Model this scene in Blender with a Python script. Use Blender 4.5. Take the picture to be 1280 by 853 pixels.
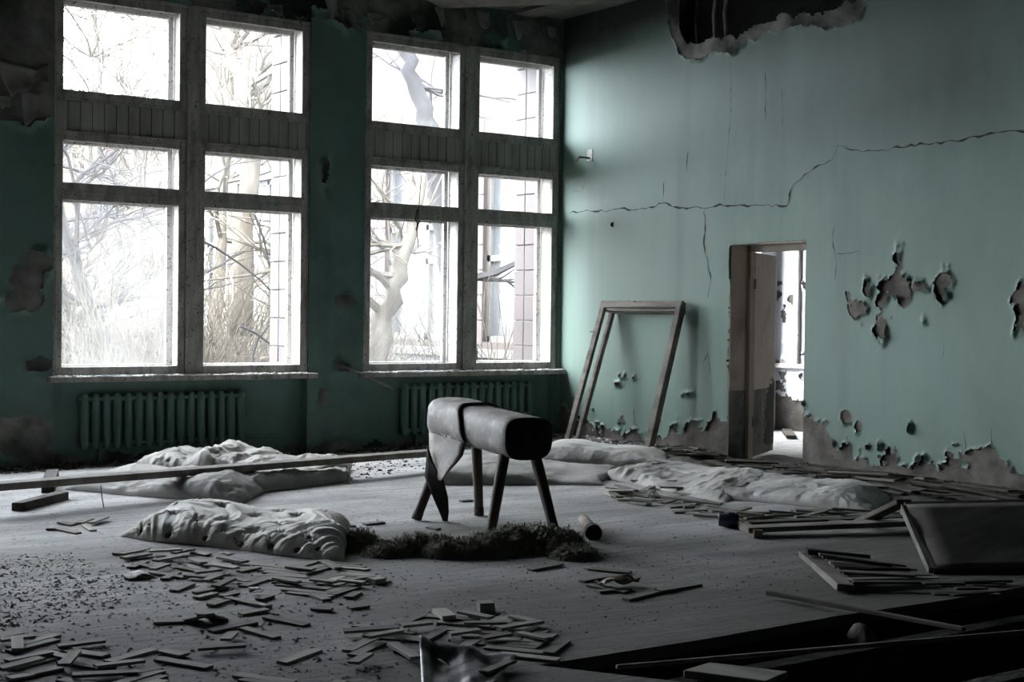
import bpy, bmesh, math, random
import numpy as np
from mathutils import Vector, Matrix
for o in list(bpy.data.objects): bpy.data.objects.remove(o)
SC = bpy.context.scene
COL = SC.collection
rnd = random.Random(7)

# ------------------------------------------------------------------ camera, sky, sun, exposure
FPX, CXP, CYP = 1778.0, 640.0, 426.5
YAW, PITCH, ROLL = math.radians(35.225), math.radians(-1.034), math.radians(0.729)
CAM = np.array([0.0, 0.0, 1.45])
def basis():
    f = np.array([math.sin(YAW), math.cos(YAW), 0]); r = np.array([math.cos(YAW), -math.sin(YAW), 0]); u = np.array([0, 0, 1.])
    f2 = f*math.cos(PITCH)+u*math.sin(PITCH); u2 = u*math.cos(PITCH)-f*math.sin(PITCH)
    return r*math.cos(ROLL)+u2*math.sin(ROLL), u2*math.cos(ROLL)-r*math.sin(ROLL), f2
BR, BU, BF = basis()
cam = bpy.data.cameras.new('camera'); cam.sensor_width = 36; cam.lens = FPX/1280*36
cam.clip_start = 0.05; cam.clip_end = 300
camo = bpy.data.objects.new('camera', cam); COL.objects.link(camo)
M = Matrix.Identity(4)
for i in range(3):
    M[i][0] = BR[i]; M[i][1] = BU[i]; M[i][2] = -BF[i]; M[i][3] = CAM[i]
camo.matrix_world = M
SC.camera = camo

SKY = 50.0
w = bpy.data.worlds.new('world'); SC.world = w; w.use_nodes = True
bg = w.node_tree.nodes['Background']; bg.inputs[0].default_value = (0.95, 0.978, 1.0, 1); bg.inputs[1].default_value = SKY
sun = bpy.data.lights.new('sun', 'SUN'); sun.energy = 7.0; sun.angle = math.radians(4); sun.color = (1.0, 0.86, 0.68)
suno = bpy.data.objects.new('sun', sun); COL.objects.link(suno)
suno.rotation_euler = Vector((0.62, 0.48, -0.62)).to_track_quat('-Z', 'Y').to_euler()
SC.view_settings.view_transform = 'Standard'; SC.view_settings.look = 'None'
SC.view_settings.exposure = 0.0; SC.view_settings.gamma = 1.0; SC.view_settings.use_curve_mapping = False
try:
    SC.cycles.max_bounces = 10; SC.cycles.diffuse_bounces = 3; SC.cycles.transparent_max_bounces = 16
    SC.cycles.caustics_reflective = False; SC.cycles.caustics_refractive = False
    SC.cycles.use_denoising = True
    SC.cycles.sample_clamp_indirect = 6.0
except Exception: pass

# the room: back (window) wall at y=D, right wall at x=RX, ceiling z=CZ
D, RX, CZ = 13.25, 10.046, 4.9
LX, RY = -7.0, -4.0
DO = 14.10                                    # outer face of the window wall
BAYS = [(0.888, 2.632), (4.135, 2.632), (7.42, 2.575)]   # left edge and width of each window opening
ZS, ZH = 0.80, 4.45
for bx, bw_ in BAYS:                           # light portals: sampling guides in the openings
    a = bpy.data.lights.new('window_portal', 'AREA'); a.shape = 'RECTANGLE'; a.size = bw_; a.size_y = ZH-ZS
    a.cycles.is_portal = True
    ao = bpy.data.objects.new('window_portal', a); COL.objects.link(ao)
    ao.location = (bx+bw_/2, DO+0.02, (ZS+ZH)/2); ao.rotation_euler = (math.radians(-90), 0, 0)
a = bpy.data.lights.new('window_portal', 'AREA'); a.shape = 'RECTANGLE'; a.size = 2.0; a.size_y = 3.4; a.cycles.is_portal = True
ao = bpy.data.objects.new('window_portal', a); COL.objects.link(ao)
ao.location = (12.3, 13.72, 2.5); ao.rotation_euler = (math.radians(-90), 0, 0)

# ------------------------------------------------------------------ pixel -> point helpers
def ray(x, y): return BR*((x-CXP)/FPX)+BU*((CYP-y)/FPX)+BF
def fl(x, y, z=0.0): d = ray(x, y); return CAM+d*((z-CAM[2])/d[2])
def on_y(x, y, Y): d = ray(x, y); return CAM+d*(Y/d[1])
def on_x(x, y, X): d = ray(x, y); return CAM+d*(X/d[0])

# ------------------------------------------------------------------ numpy noise
def _h(ix, iy, seed):
    n = (ix.astype(np.int64)*374761393+iy.astype(np.int64)*668265263+seed*974634617) & 0x7fffffff
    n = ((n ^ (n >> 13))*1274126177) & 0x7fffffff
    n = n ^ (n >> 16)
    return (n & 0xffff)/65535.0
def vn(x, y, seed=0):
    x = np.asarray(x, float); y = np.asarray(y, float)
    ix = np.floor(x); iy = np.floor(y); fx = x-ix; fy = y-iy
    fx = fx*fx*(3-2*fx); fy = fy*fy*(3-2*fy)
    a = _h(ix, iy, seed); b = _h(ix+1, iy, seed); c = _h(ix, iy+1, seed); d = _h(ix+1, iy+1, seed)
    return (a*(1-fx)+b*fx)*(1-fy)+(c*(1-fx)+d*fx)*fy
def fbm(x, y, seed=0, oct=4):
    s = 0; a = .5; t = 0
    for k in range(oct):
        s = s+a*vn(np.asarray(x)*2**k, np.asarray(y)*2**k, seed+k*17); t += a; a *= .5
    return s/t
def ridge(x, y, seed=0, oct=3):
    s = 0; a = .5; t = 0
    for k in range(oct):
        s = s+a*(1-np.abs(2*vn(np.asarray(x)*2**k, np.asarray(y)*2**k, seed+k*31)-1)); t += a; a *= .5
    return s/t

# ------------------------------------------------------------------ materials
def mat(name, cols, scale=6.0, rough=0.85, bump=0.25, detail=8, stretch=(1, 1, 1), pos=None, spec=0.25, bscale=None, bdist=0.01,
        speck=None, second=None):
    m = bpy.data.materials.new(name); m.use_nodes = True
    nt = m.node_tree; N = nt.nodes; L = nt.links
    b = N['Principled BSDF']; b.inputs['Roughness'].default_value = rough; b.inputs['Specular IOR Level'].default_value = spec
    tc = N.new('ShaderNodeTexCoord'); mp = N.new('ShaderNodeMapping'); mp.inputs['Scale'].default_value = stretch
    L.new(tc.outputs['Object'], mp.inputs[0])
    n1 = N.new('ShaderNodeTexNoise'); n1.inputs['Scale'].default_value = scale; n1.inputs['Detail'].default_value = detail
    n1.inputs['Roughness'].default_value = .62
    L.new(mp.outputs[0], n1.inputs['Vector'])
    r = N.new('ShaderNodeValToRGB'); cr = r.color_ramp
    k = len(cols); pos = pos or [0.3+0.4*i/max(1, k-1) for i in range(k)]
    while len(cr.elements) < k: cr.elements.new(.5)
    for e, c, p in zip(cr.elements, cols, pos): e.position = p; e.color = (*c, 1)
    L.new(n1.outputs['Fac'], r.inputs[0]); col = r.outputs[0]
    if second:                                   # second, larger stain layer: (colour, scale, low, high)
        c2, s2, lo, hi = second
        n2 = N.new('ShaderNodeTexNoise'); n2.inputs['Scale'].default_value = s2; n2.inputs['Detail'].default_value = 6
        L.new(mp.outputs[0], n2.inputs['Vector'])
        r2 = N.new('ShaderNodeMapRange'); r2.inputs[1].default_value = lo; r2.inputs[2].default_value = hi
        L.new(n2.outputs['Fac'], r2.inputs[0])
        mx = N.new('ShaderNodeMix'); mx.data_type = 'RGBA'; mx.inputs['B'].default_value = (*c2, 1)
        L.new(r2.outputs[0], mx.inputs['Factor']); L.new(col, mx.inputs['A']); col = mx.outputs['Result']
    if speck:
        c3, s3, lo, hi = speck
        n3 = N.new('ShaderNodeTexNoise'); n3.inputs['Scale'].default_value = s3; n3.inputs['Detail'].default_value = 3
        L.new(tc.outputs['Object'], n3.inputs['Vector'])
        r3 = N.new('ShaderNodeMapRange'); r3.inputs[1].default_value = lo; r3.inputs[2].default_value = hi
        L.new(n3.outputs['Fac'], r3.inputs[0])
        mx = N.new('ShaderNodeMix'); mx.data_type = 'RGBA'; mx.inputs['B'].default_value = (*c3, 1)
        L.new(r3.outputs[0], mx.inputs['Factor']); L.new(col, mx.inputs['A']); col = mx.outputs['Result']
    L.new(col, b.inputs['Base Color'])
    if bump:
        nb = N.new('ShaderNodeTexNoise'); nb.inputs['Scale'].default_value = bscale or scale*4; nb.inputs['Detail'].default_value = 6
        L.new(mp.outputs[0], nb.inputs['Vector'])
        bp = N.new('ShaderNodeBump'); bp.inputs['Strength'].default_value = bump; bp.inputs['Distance'].default_value = bdist
        L.new(nb.outputs['Fac'], bp.inputs['Height']); L.new(bp.outputs[0], b.inputs['Normal'])
    return m
def glass(name, dust, tint=(.95, .97, 1.0)):
    m = bpy.data.materials.new(name); m.use_nodes = True
    nt = m.node_tree; N = nt.nodes; L = nt.links
    for n in list(N): N.remove(n)
    out = N.new('ShaderNodeOutputMaterial'); tr = N.new('ShaderNodeBsdfTransparent'); tr.inputs[0].default_value = (*tint, 1)
    tl = N.new('ShaderNodeBsdfTranslucent'); tl.inputs[0].default_value = (.84, .83, .80, 1)
    gl = N.new('ShaderNodeBsdfGlossy'); gl.inputs['Roughness'].default_value = .08
    tc = N.new('ShaderNodeTexCoord'); no = N.new('ShaderNodeTexNoise'); no.inputs['Scale'].default_value = 2.5; no.inputs['Detail'].default_value = 7
    L.new(tc.outputs['Object'], no.inputs['Vector'])
    mr = N.new('ShaderNodeMapRange'); mr.inputs[1].default_value = .3; mr.inputs[2].default_value = .75
    mr.inputs[3].default_value = dust*.5; mr.inputs[4].default_value = dust*1.5
    L.new(no.outputs['Fac'], mr.inputs[0])
    m1 = N.new('ShaderNodeMixShader'); L.new(mr.outputs[0], m1.inputs[0]); L.new(tr.outputs[0], m1.inputs[1]); L.new(tl.outputs[0], m1.inputs[2])
    m2 = N.new('ShaderNodeMixShader'); m2.inputs[0].default_value = .03; L.new(m1.outputs[0], m2.inputs[1]); L.new(gl.outputs[0], m2.inputs[2])
    L.new(m2.outputs[0], out.inputs[0])
    return m

MT = {}
MT['paint'] = mat('green_paint', [(.120, .180, .150), (.147, .216, .183), (.17, .244, .209)], 1.1, .6, .12, bscale=40, bdist=.003, spec=.3,
                  second=((.10, .145, .125), .55, .55, .9), stretch=(1, 1, .45))
MT['paint_dark'] = mat('green_paint_grimy', [(.075, .135, .115), (.115, .195, .168), (.14, .225, .195)], 1.4, .6, .2, bscale=30, bdist=.004,
                  second=((.10, .125, .11), 1.3, .52, .8))
MT['grime'] = mat('blackened_wall', [(.035, .04, .038), (.07, .08, .075)], 2, .9, .3)
MT['plaster'] = mat('bare_plaster', [(.065, .059, .053), (.125, .115, .104), (.19, .176, .16)], 5, .95, .5, bdist=.012, second=((.06, .05, .05), 2.2, .5, .75))
MT['plaster_pale'] = mat('loosened_plaster_skin', [(.20, .195, .18), (.36, .35, .325), (.46, .45, .42)], 4, .95, .5, bdist=.01)
MT['plaster_grey'] = mat('grey_plaster', [(.10, .10, .092), (.20, .195, .18), (.30, .29, .265)], 4, .95, .6, bdist=.015, second=((.03, .035, .03), 1.6, .45, .65))
MT['ceil'] = mat('ceiling_plaster', [(.06, .06, .055), (.11, .11, .10)], 2, .9, .4, second=((.03, .03, .03), .8, .5, .75))
MT['crack'] = mat('crack_dirt', [(.02, .022, .02), (.05, .05, .045)], 20, 1, 0)
MT['flat_black'] = mat('flat_black', [(.008, .008, .008), (.02, .02, .02)], 8, 1, .3)
MT['frame'] = mat('flaking_frame_paint', [(.22, .205, .185), (.40, .385, .35), (.55, .535, .50)], 9, .75, .4, stretch=(1, 1, .35),
                  speck=((.08, .075, .065), 40, .62, .70), bdist=.004)
MT['frame_in'] = mat('pale_frame_paint', [(.30, .29, .27), (.48, .47, .45), (.60, .59, .57)], 7, .7, .3, stretch=(1, 1, .3), speck=((.10, .09, .08), 35, .6, .68), bdist=.003)
MT['board'] = mat('weathered_boarding', [(.24, .235, .205), (.37, .36, .32), (.46, .45, .405)], 6, .85, .4, stretch=(1, 1, .12), bdist=.004)
MT['floor'] = mat('dusty_floor', [(.22, .217, .21), (.36, .358, .352), (.50, .50, .495)], 2.6, .9, .7, stretch=(.30, 1, 1), bscale=20, bdist=.012,
                  second=((.13, .126, .11), .7, .50, .74), speck=((.07, .065, .055), 26, .62, .69))
MT['under'] = mat('dark_earth', [(.012, .011, .010), (.03, .028, .025), (.05, .047, .043)], 7, 1, .8, bdist=.03)
MT['wood'] = mat('grey_old_wood', [(.09, .08, .068), (.19, .175, .155), (.29, .275, .25)], 5, .85, .35, stretch=(1, .15, 1), bdist=.004)
MT['wood_dark'] = mat('dark_old_wood', [(.022, .019, .016), (.055, .048, .041), (.105, .093, .082)], 6, .85, .35, stretch=(1, .2, 1), bdist=.004)
MT['parquet'] = mat('parquet_wood', [(.15, .142, .125), (.23, .222, .20), (.31, .30, .275)], 8, .85, .3, stretch=(.2, 1, 1), bdist=.003)
MT['parquet_pale'] = mat('parquet_wood_pale', [(.26, .24, .20), (.38, .36, .32), (.46, .45, .42)], 8, .85, .3, stretch=(.2, 1, 1), bdist=.003)
MT['parquet_dark'] = mat('parquet_wood_dark', [(.085, .08, .07), (.15, .142, .125), (.21, .20, .18)], 8, .85, .3, stretch=(.2, 1, 1), bdist=.003)
MT['tick'] = mat('mattress_ticking', [(.64, .63, .575), (.76, .75, .70), (.83, .82, .78)], 4, .95, .35, bscale=45, bdist=.005, second=((.44, .43, .36), 1.5, .55, .8))
MT['tick_grey'] = mat('dusty_mattress_ticking', [(.24, .235, .215), (.37, .365, .345), (.47, .465, .45)], 3.5, .95, .4, bscale=40, bdist=.006, second=((.15, .145, .12), 1.7, .5, .75))
MT['tuft'] = mat('dark_tuft', [(.05, .04, .035), (.10, .085, .075)], 30, .95, .3)
MT['leather'] = mat('worn_leather', [(.075, .07, .06), (.155, .146, .128), (.30, .288, .262)], 6, .62, .35, spec=.4, bscale=60, bdist=.004, second=((.10, .085, .07), 2.2, .5, .72), speck=((.34, .325, .30), 14, .60, .72))
MT['leather_tan'] = mat('rubbed_leather', [(.05, .042, .035), (.12, .10, .082), (.25, .225, .195)], 5, .65, .35, bscale=50, bdist=.004)
MT['leather_dark'] = mat('dark_leather', [(.012, .011, .011), (.03, .028, .027)], 8, .8, .3, spec=.15)
MT['leather_brown'] = mat('brown_leather', [(.09, .065, .05), (.21, .165, .13), (.33, .29, .25)], 5, .7, .35, bscale=40, bdist=.004)
MT['leg'] = mat('horse_leg_wood', [(.02, .016, .013), (.05, .04, .032), (.12, .095, .075)], 8, .7, .3, stretch=(1, 1, .2), bdist=.003)
MT['fibre'] = mat('horsehair', [(.07, .072, .056), (.15, .15, .12), (.30, .30, .25)], 14, 1, .3)
MT['metal'] = mat('dull_metal', [(.10, .10, .10), (.22, .22, .22)], 12, .5, .2)
MT['blue'] = mat('dark_blue_plastic', [(.015, .02, .045), (.03, .04, .08)], 9, .45, .1, spec=.5)
MT['rubble'] = mat('rubble', [(.20, .19, .18), (.32, .315, .30), (.46, .455, .44)], 9, .95, .5)
MT['rubble_dark'] = mat('dark_rubble', [(.03, .028, .025), (.075, .07, .062), (.15, .14, .13)], 9, .95, .5)
MT['white_wall'] = mat('flaked_white_paint', [(.55, .58, .62), (.68, .70, .74)], 3, .8, .2)
MT['beige'] = mat('beige_gloss_paint', [(.36, .315, .25), (.45, .40, .32)], 3, .5, .2, second=((.22, .18, .145), 1.8, .55, .75))
MT['door_dark'] = mat('charred_door', [(.012, .011, .010), (.04, .036, .032)], 6, .8, .4)
MT['tile'] = mat('pink_facing_tile', [(.042, .034, .034), (.054, .044, .043)], 2, .6, .1)
MT['wing'] = mat('pink_facade', [(.042, .034, .031), (.055, .046, .042)], 1.5, .9, .2)
MT['stone'] = mat('pale_ledge_stone', [(.075, .075, .073), (.095, .095, .093)], 3, .9, .2)
MT['dark_glass'] = mat('dim_window_glass', [(.03, .033, .036), (.05, .055, .06)], 1.2, .2, 0, spec=.5)
MT['bark'] = mat('pale_bark', [(.032, .027, .021), (.052, .046, .037), (.085, .078, .065)], 5, .95, .4, stretch=(1, 1, .3))
MT['bark_dark'] = mat('grey_bark', [(.014, .014, .015), (.025, .025, .027)], 5, .95, .4, stretch=(1, 1, .3))
MT['ground'] = mat('leaf_litter', [(.03, .028, .022), (.05, .046, .038)], 3, 1, .5)
MT['paper'] = mat('scrap_paper', [(.50, .50, .52), (.62, .62, .65)], 6, .8, .2)
MT['sheet'] = mat('torn_oilcloth', [(.03, .031, .036), (.10, .104, .115), (.30, .305, .33)], 9, .40, .3, spec=.5)
def mix_in(m, colour, fac_socket_builder):
    nt = m.node_tree; N = nt.nodes; L = nt.links; b = N['Principled BSDF']
    src = b.inputs['Base Color'].links[0].from_socket
    mx = N.new('ShaderNodeMix'); mx.data_type = 'RGBA'; mx.inputs['B'].default_value = (*colour, 1)
    L.new(src, mx.inputs['A']); L.new(fac_socket_builder(N, L), mx.inputs['Factor']); L.new(mx.outputs['Result'], b.inputs['Base Color'])
def math_(N, L, op, a, b=None, clamp=False):
    n = N.new('ShaderNodeMath'); n.operation = op; n.use_clamp = clamp
    for i, v in enumerate((a, b)):
        if v is None: continue
        if isinstance(v, (int, float)): n.inputs[i].default_value = v
        else: L.new(v, n.inputs[i])
    return n.outputs[0]
def noise_(N, L, scale, stretch=(1, 1, 1), detail=6):
    tc = N.new('ShaderNodeTexCoord'); mp = N.new('ShaderNodeMapping'); mp.inputs['Scale'].default_value = stretch
    n = N.new('ShaderNodeTexNoise'); n.inputs['Scale'].default_value = scale; n.inputs['Detail'].default_value = detail
    L.new(tc.outputs['Object'], mp.inputs[0]); L.new(mp.outputs[0], n.inputs['Vector']); return n.outputs['Fac']
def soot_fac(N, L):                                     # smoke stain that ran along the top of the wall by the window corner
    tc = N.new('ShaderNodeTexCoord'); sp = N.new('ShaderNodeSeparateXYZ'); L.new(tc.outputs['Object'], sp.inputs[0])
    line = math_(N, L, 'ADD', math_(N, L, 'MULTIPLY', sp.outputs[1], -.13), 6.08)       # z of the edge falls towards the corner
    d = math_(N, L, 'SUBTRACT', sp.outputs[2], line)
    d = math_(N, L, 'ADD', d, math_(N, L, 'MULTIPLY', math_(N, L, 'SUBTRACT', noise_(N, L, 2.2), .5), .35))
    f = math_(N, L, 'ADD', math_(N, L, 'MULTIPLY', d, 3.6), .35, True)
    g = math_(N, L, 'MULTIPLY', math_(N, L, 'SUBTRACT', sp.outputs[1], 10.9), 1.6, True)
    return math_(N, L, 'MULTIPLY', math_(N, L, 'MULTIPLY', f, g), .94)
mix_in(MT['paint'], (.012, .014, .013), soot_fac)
def upper_dark_fac(N, L):                                    # broken, cloudy darker tone, stronger towards the ceiling and away from the window corner
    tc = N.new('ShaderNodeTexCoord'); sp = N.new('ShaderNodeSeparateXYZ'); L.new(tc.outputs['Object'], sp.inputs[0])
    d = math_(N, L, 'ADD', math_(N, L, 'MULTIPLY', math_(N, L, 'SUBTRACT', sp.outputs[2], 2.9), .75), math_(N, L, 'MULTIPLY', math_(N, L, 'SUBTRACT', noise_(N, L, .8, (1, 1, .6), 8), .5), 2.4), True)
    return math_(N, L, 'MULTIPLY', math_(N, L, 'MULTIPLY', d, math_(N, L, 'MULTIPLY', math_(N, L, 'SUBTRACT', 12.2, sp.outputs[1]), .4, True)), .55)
mix_in(MT['paint'], (.035, .047, .038), upper_dark_fac)
def streak_fac(N, L):
    n = noise_(N, L, 3.2, (1, 1, .06), 8); k = math_(N, L, 'MULTIPLY', math_(N, L, 'SUBTRACT', n, .54), 4.5, True)
    return math_(N, L, 'MULTIPLY', k, .45)
mix_in(MT['paint'], (.075, .105, .09), streak_fac)
mix_in(MT['paint_dark'], (.03, .04, .035), streak_fac)
def seam_fac(N, L):
    tc = N.new('ShaderNodeTexCoord'); br = N.new('ShaderNodeTexBrick'); br.inputs['Scale'].default_value = 1.0
    br.inputs['Brick Width'].default_value = 2.1; br.inputs['Row Height'].default_value = .125; br.inputs['Mortar Size'].default_value = .006
    br.inputs['Color1'].default_value = (0, 0, 0, 1); br.inputs['Color2'].default_value = (0, 0, 0, 1); br.inputs['Mortar'].default_value = (1, 1, 1, 1)
    L.new(tc.outputs['Object'], br.inputs['Vector'])
    k = math_(N, L, 'MULTIPLY', math_(N, L, 'SUBTRACT', noise_(N, L, 1.7, (.6, 1.6, 1)), .42), 4.0, True)
    return math_(N, L, 'MULTIPLY', math_(N, L, 'MULTIPLY', br.outputs['Color'], k), .9)
mix_in(MT['floor'], (.055, .05, .042), seam_fac)
def dirt_falloff_fac(N, L):                                     # patchy brown dirt, with the light's falloff towards the foreground painted in
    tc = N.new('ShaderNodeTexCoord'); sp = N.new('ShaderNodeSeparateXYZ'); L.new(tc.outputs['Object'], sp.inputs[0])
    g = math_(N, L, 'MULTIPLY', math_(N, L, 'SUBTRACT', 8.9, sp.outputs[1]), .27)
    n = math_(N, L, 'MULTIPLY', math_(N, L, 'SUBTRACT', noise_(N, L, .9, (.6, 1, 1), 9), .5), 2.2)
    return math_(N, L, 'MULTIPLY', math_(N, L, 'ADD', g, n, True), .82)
mix_in(MT['floor'], (.062, .058, .049), dirt_falloff_fac)
G_DUSTY = glass('dusty_glass', .045); G_MID = glass('grimy_glass', .025); G_CLEAR = glass('clear_old_glass', .01)

# ------------------------------------------------------------------ object helpers
LOC = {}
def link(name, me, m=None, parent=None, smooth=False):
    o = bpy.data.objects.new(name, me); COL.objects.link(o)
    if m is not None and not me.materials: me.materials.append(m)
    if parent is not None: o.parent = parent; LOC[o] = LOC.get(parent, Vector((0, 0, 0)))
    if smooth: me.polygons.foreach_set('use_smooth', [True]*len(me.polygons))
    return o
def obj(name, V, F, m, parent=None, smooth=False):
    me = bpy.data.meshes.new(name)
    L = LOC.get(parent, Vector((0, 0, 0))) if parent is not None else Vector((0, 0, 0))
    V = np.asarray(V, float)-np.array(L)
    me.from_pydata(V.tolist(), [], F if isinstance(F, list) else F.tolist()); me.update()
    return link(name, me, m, parent, smooth)
def empty(name, loc, label, cat, group=None):
    o = bpy.data.objects.new(name, None); COL.objects.link(o); o.location = loc; o.empty_display_size = .1
    LOC[o] = Vector(loc); tag(o, label, cat, group); return o
def tag(o, label=None, cat=None, group=None, kind=None):
    if label: o['label'] = label
    if cat: o['category'] = cat
    if group: o['group'] = group
    if kind: o['kind'] = kind
    return o
class MB:
    def __init__(s): s.V = []; s.F = []
    def add(s, V, F):
        n = len(s.V); s.V += [tuple(map(float, v)) for v in V]; s.F += [tuple(i+n for i in f) for f in F]
    def box(s, a, b):
        x0, y0, z0 = a; x1, y1, z1 = b
        s.add([(x0,y0,z0),(x1,y0,z0),(x1,y1,z0),(x0,y1,z0),(x0,y0,z1),(x1,y0,z1),(x1,y1,z1),(x0,y1,z1)],
              [(0,3,2,1),(4,5,6,7),(0,1,5,4),(1,2,6,5),(2,3,7,6),(3,0,4,7)])
    def bar(s, p, q, w, h, up=(0, 0, 1), jit=0):            # box along p->q, width w, height h
        p = Vector(p); q = Vector(q); d = (q-p).normalized(); u = Vector(up)
        sd = d.cross(u).normalized(); u = sd.cross(d).normalized()
        V = []
        for e in (p, q):
            for a, b in ((-1, -1), (1, -1), (1, 1), (-1, 1)):
                j = Vector((rnd.uniform(-1, 1), rnd.uniform(-1, 1), rnd.uniform(-1, 1)))*jit
                V.append(e+sd*a*w/2+u*b*h/2+j)
        s.add(V, [(0,3,2,1),(4,5,6,7),(0,1,5,4),(1,2,6,5),(2,3,7,6),(3,0,4,7)])
    def tube(s, pts, rad, n=8, cap=True):
        pts = [Vector(p) for p in pts]; rad = rad if hasattr(rad, '__len__') else [rad]*len(pts)
        base = len(s.V); ref = Vector((0.13, 0.97, 0.21))
        for i, p in enumerate(pts):
            d = (pts[min(i+1, len(pts)-1)]-pts[max(i-1, 0)]).normalized()
            a = d.cross(ref)
            if a.length < .05: a = d.cross(Vector((1, 0, 0)))
            a.normalize(); b = d.cross(a)
            for k in range(n):
                t = 2*math.pi*k/n; s.V.append(tuple(p+(a*math.cos(t)+b*math.sin(t))*rad[i]))
        for i in range(len(pts)-1):
            for k in range(n):
                k2 = (k+1) % n
                s.F.append((base+i*n+k, base+i*n+k2, base+(i+1)*n+k2, base+(i+1)*n+k))
        if cap:
            s.F.append(tuple(base+k for k in reversed(range(n)))); s.F.append(tuple(base+(len(pts)-1)*n+k for k in range(n)))
    def build(s, name, m, parent=None, smooth=False): return obj(name, s.V, s.F, m, parent, smooth)
def box(name, a, b, m, parent=None):
    mb = MB(); mb.box(a, b); return mb.build(name, m, parent)
def bevel(o, w=.004, seg=1):
    md = o.modifiers.new('bevel', 'BEVEL'); md.width = w; md.segments = seg; md.limit_method = 'ANGLE'; return o
def grid_faces(ny, nx, keep=None):
    j, i = np.mgrid[0:ny-1, 0:nx-1]; a = j*nx+i
    F = np.stack([a, a+1, a+nx+1, a+nx], -1).reshape(-1, 4)
    if keep is not None: F = F[keep.reshape(-1)]
    return F
def sheet(name, P, m, parent=None, keep=None, smooth=True, thick=0, flip=False):
    ny, nx = P.shape[:2]; F = grid_faces(ny, nx, keep); V = P.reshape(-1, 3)
    if flip: F = F[:, ::-1]
    used = np.unique(F); remap = -np.ones(len(V), int); remap[used] = np.arange(len(used))
    o = obj(name, V[used], remap[F], m, parent, smooth)
    if thick:
        md = o.modifiers.new('solid', 'SOLIDIFY'); md.thickness = thick; md.offset = 0
    return o

# paint layer on a wall: (u, z) grid; sd(u, z) < 0 where the paint has fallen off, edges curl away from the wall
def paint_layer(name, parent, axis, plane, out, u0, u1, z0, z1, step, sd, m, curl=.03, band=.06, off=.004, seed=0):
    nu = int((u1-u0)/step)+1; nz = int((z1-z0)/step)+1
    U, Z = np.meshgrid(np.linspace(u0, u1, nu), np.linspace(z0, z1, nz))
    Uj = U+(vn(U*60, Z*60, seed+5)-.5)*step*.7; Zj = Z+(vn(U*60, Z*60, seed+6)-.5)*step*.7
    d = sd(Uj, Zj)
    t = np.clip(1-d/band, 0, 1)
    h = off+.003*fbm(U*1.5, Z*1.5, seed)+curl*t**2*np.clip(vn(U*9, Z*9, seed+3)*1.5-.35, 0, 1.2)
    P = np.zeros(U.shape+(3,))
    P[..., 2] = Zj
    if axis == 'x': P[..., 0] = plane+out*h; P[..., 1] = Uj
    else: P[..., 1] = plane+out*h; P[..., 0] = Uj
    dc = (d[:-1, :-1]+d[1:, :-1]+d[:-1, 1:]+d[1:, 1:])/4
    return sheet(name, P, m, parent, dc > 0, True, flip=(axis == 'x'))

# ================================================================== SETTING
# ---- floor with the broken-out pit
PX0, PY1 = 3.49, 4.72
mb = MB()
fl_v = [(LX, RY), (PX0+1.9, RY), (PX0+.6, 3.8), (PX0+.34, 4.18), (PX0, 4.73), (4.4, 4.71), (5.3, 4.735), (6.2, 4.70), (7.3, 4.73), (8.8, 4.71), (8.8, RY), (RX+.3, RY), (RX+.3, DO), (LX, DO)]
n = len(fl_v)
mb.V = [(x, y, 0) for x, y in fl_v]+[(x, y, -.055) for x, y in fl_v]
mb.F = [tuple(range(n)), tuple(reversed(range(n, 2*n)))]+[(i, i+n, (i+1) % n+n, (i+1) % n) for i in range(n)]
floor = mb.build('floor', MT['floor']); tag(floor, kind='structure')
pit = MB(); pit.box((PX0-.3, RY, -.62), (9.1, PY1+.4, -.45))
tag(pit.build('floor_pit', MT['under']), kind='structure')
for yj in (4.45, 3.75):
    bevel(box('joist', (PX0-.3, yj-.05, -.22), (9.1, yj+.05, -.08), MT['under'], floor))
box('pit_side', (PX0-.4, PY1+.06, -.62), (9.1, PY1+.2, -.056), MT['under'], floor)
box('pit_side', (8.78, RY, -.62), (9.1, PY1+.2, -.056), MT['under'], floor)
box('pit_side', (PX0-.4, RY-.02, -.62), (9.1, RY+.1, -.056), MT['under'], floor)
box('pit_side', (PX0-.35, RY, -.62), (PX0-.25, PY1+.1, -.056), MT['under'], floor)

# ---- walls
wb = MB()
edges = [LX]
for bx, bw_ in BAYS: edges += [bx, bx+bw_]
edges += [RX+.3]
for k in range(0, len(edges), 2): wb.box((edges[k], D, -.3), (edges[k+1], DO, 5.2))
for bx, bw_ in BAYS:
    wb.box((bx, D+.14, -.3), (bx+bw_, DO, ZS)); wb.box((bx, D+.02, ZH), (bx+bw_, DO, 5.2))
wall_back = wb.build('wall_back', MT['plaster_grey']); tag(wall_back, kind='structure')
DY0, DY1, DZ = 9.42, 10.43, 2.19
NY0, NY1, NZ = 8.76, 11.33, 4.22
wr = MB(); T = .24
wr.box((RX, RY, -.3), (RX+T, DY0, NZ)); wr.box((RX, DY1, -.3), (RX+T, D, NZ)); wr.box((RX, DY0, DZ), (RX+T, DY1, NZ))
wr.box((RX, RY, NZ), (RX+T, NY0, 5.2)); wr.box((RX, NY1, NZ), (RX+T, D, 5.2)); wr.box((RX+.17, NY0, NZ), (RX+T, NY1, 5.2))
wall_right = wr.build('wall_right', MT['plaster']); tag(wall_right, kind='structure')
box('recess_backing', (RX+.155, NY0, NZ), (RX+.168, NY1, CZ), MT['flat_black'], wall_right)  # black backing sheet set inside the hole under the ceiling
wl = box('wall_left', (LX-.3, RY-.3, -.3), (LX, DO, 5.2), MT['grime']); tag(wl, kind='structure')
wn = box('wall_near', (LX-.3, RY-.3, -.3), (RX+T, RY, 5.2), MT['grime']); tag(wn, kind='structure')
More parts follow.
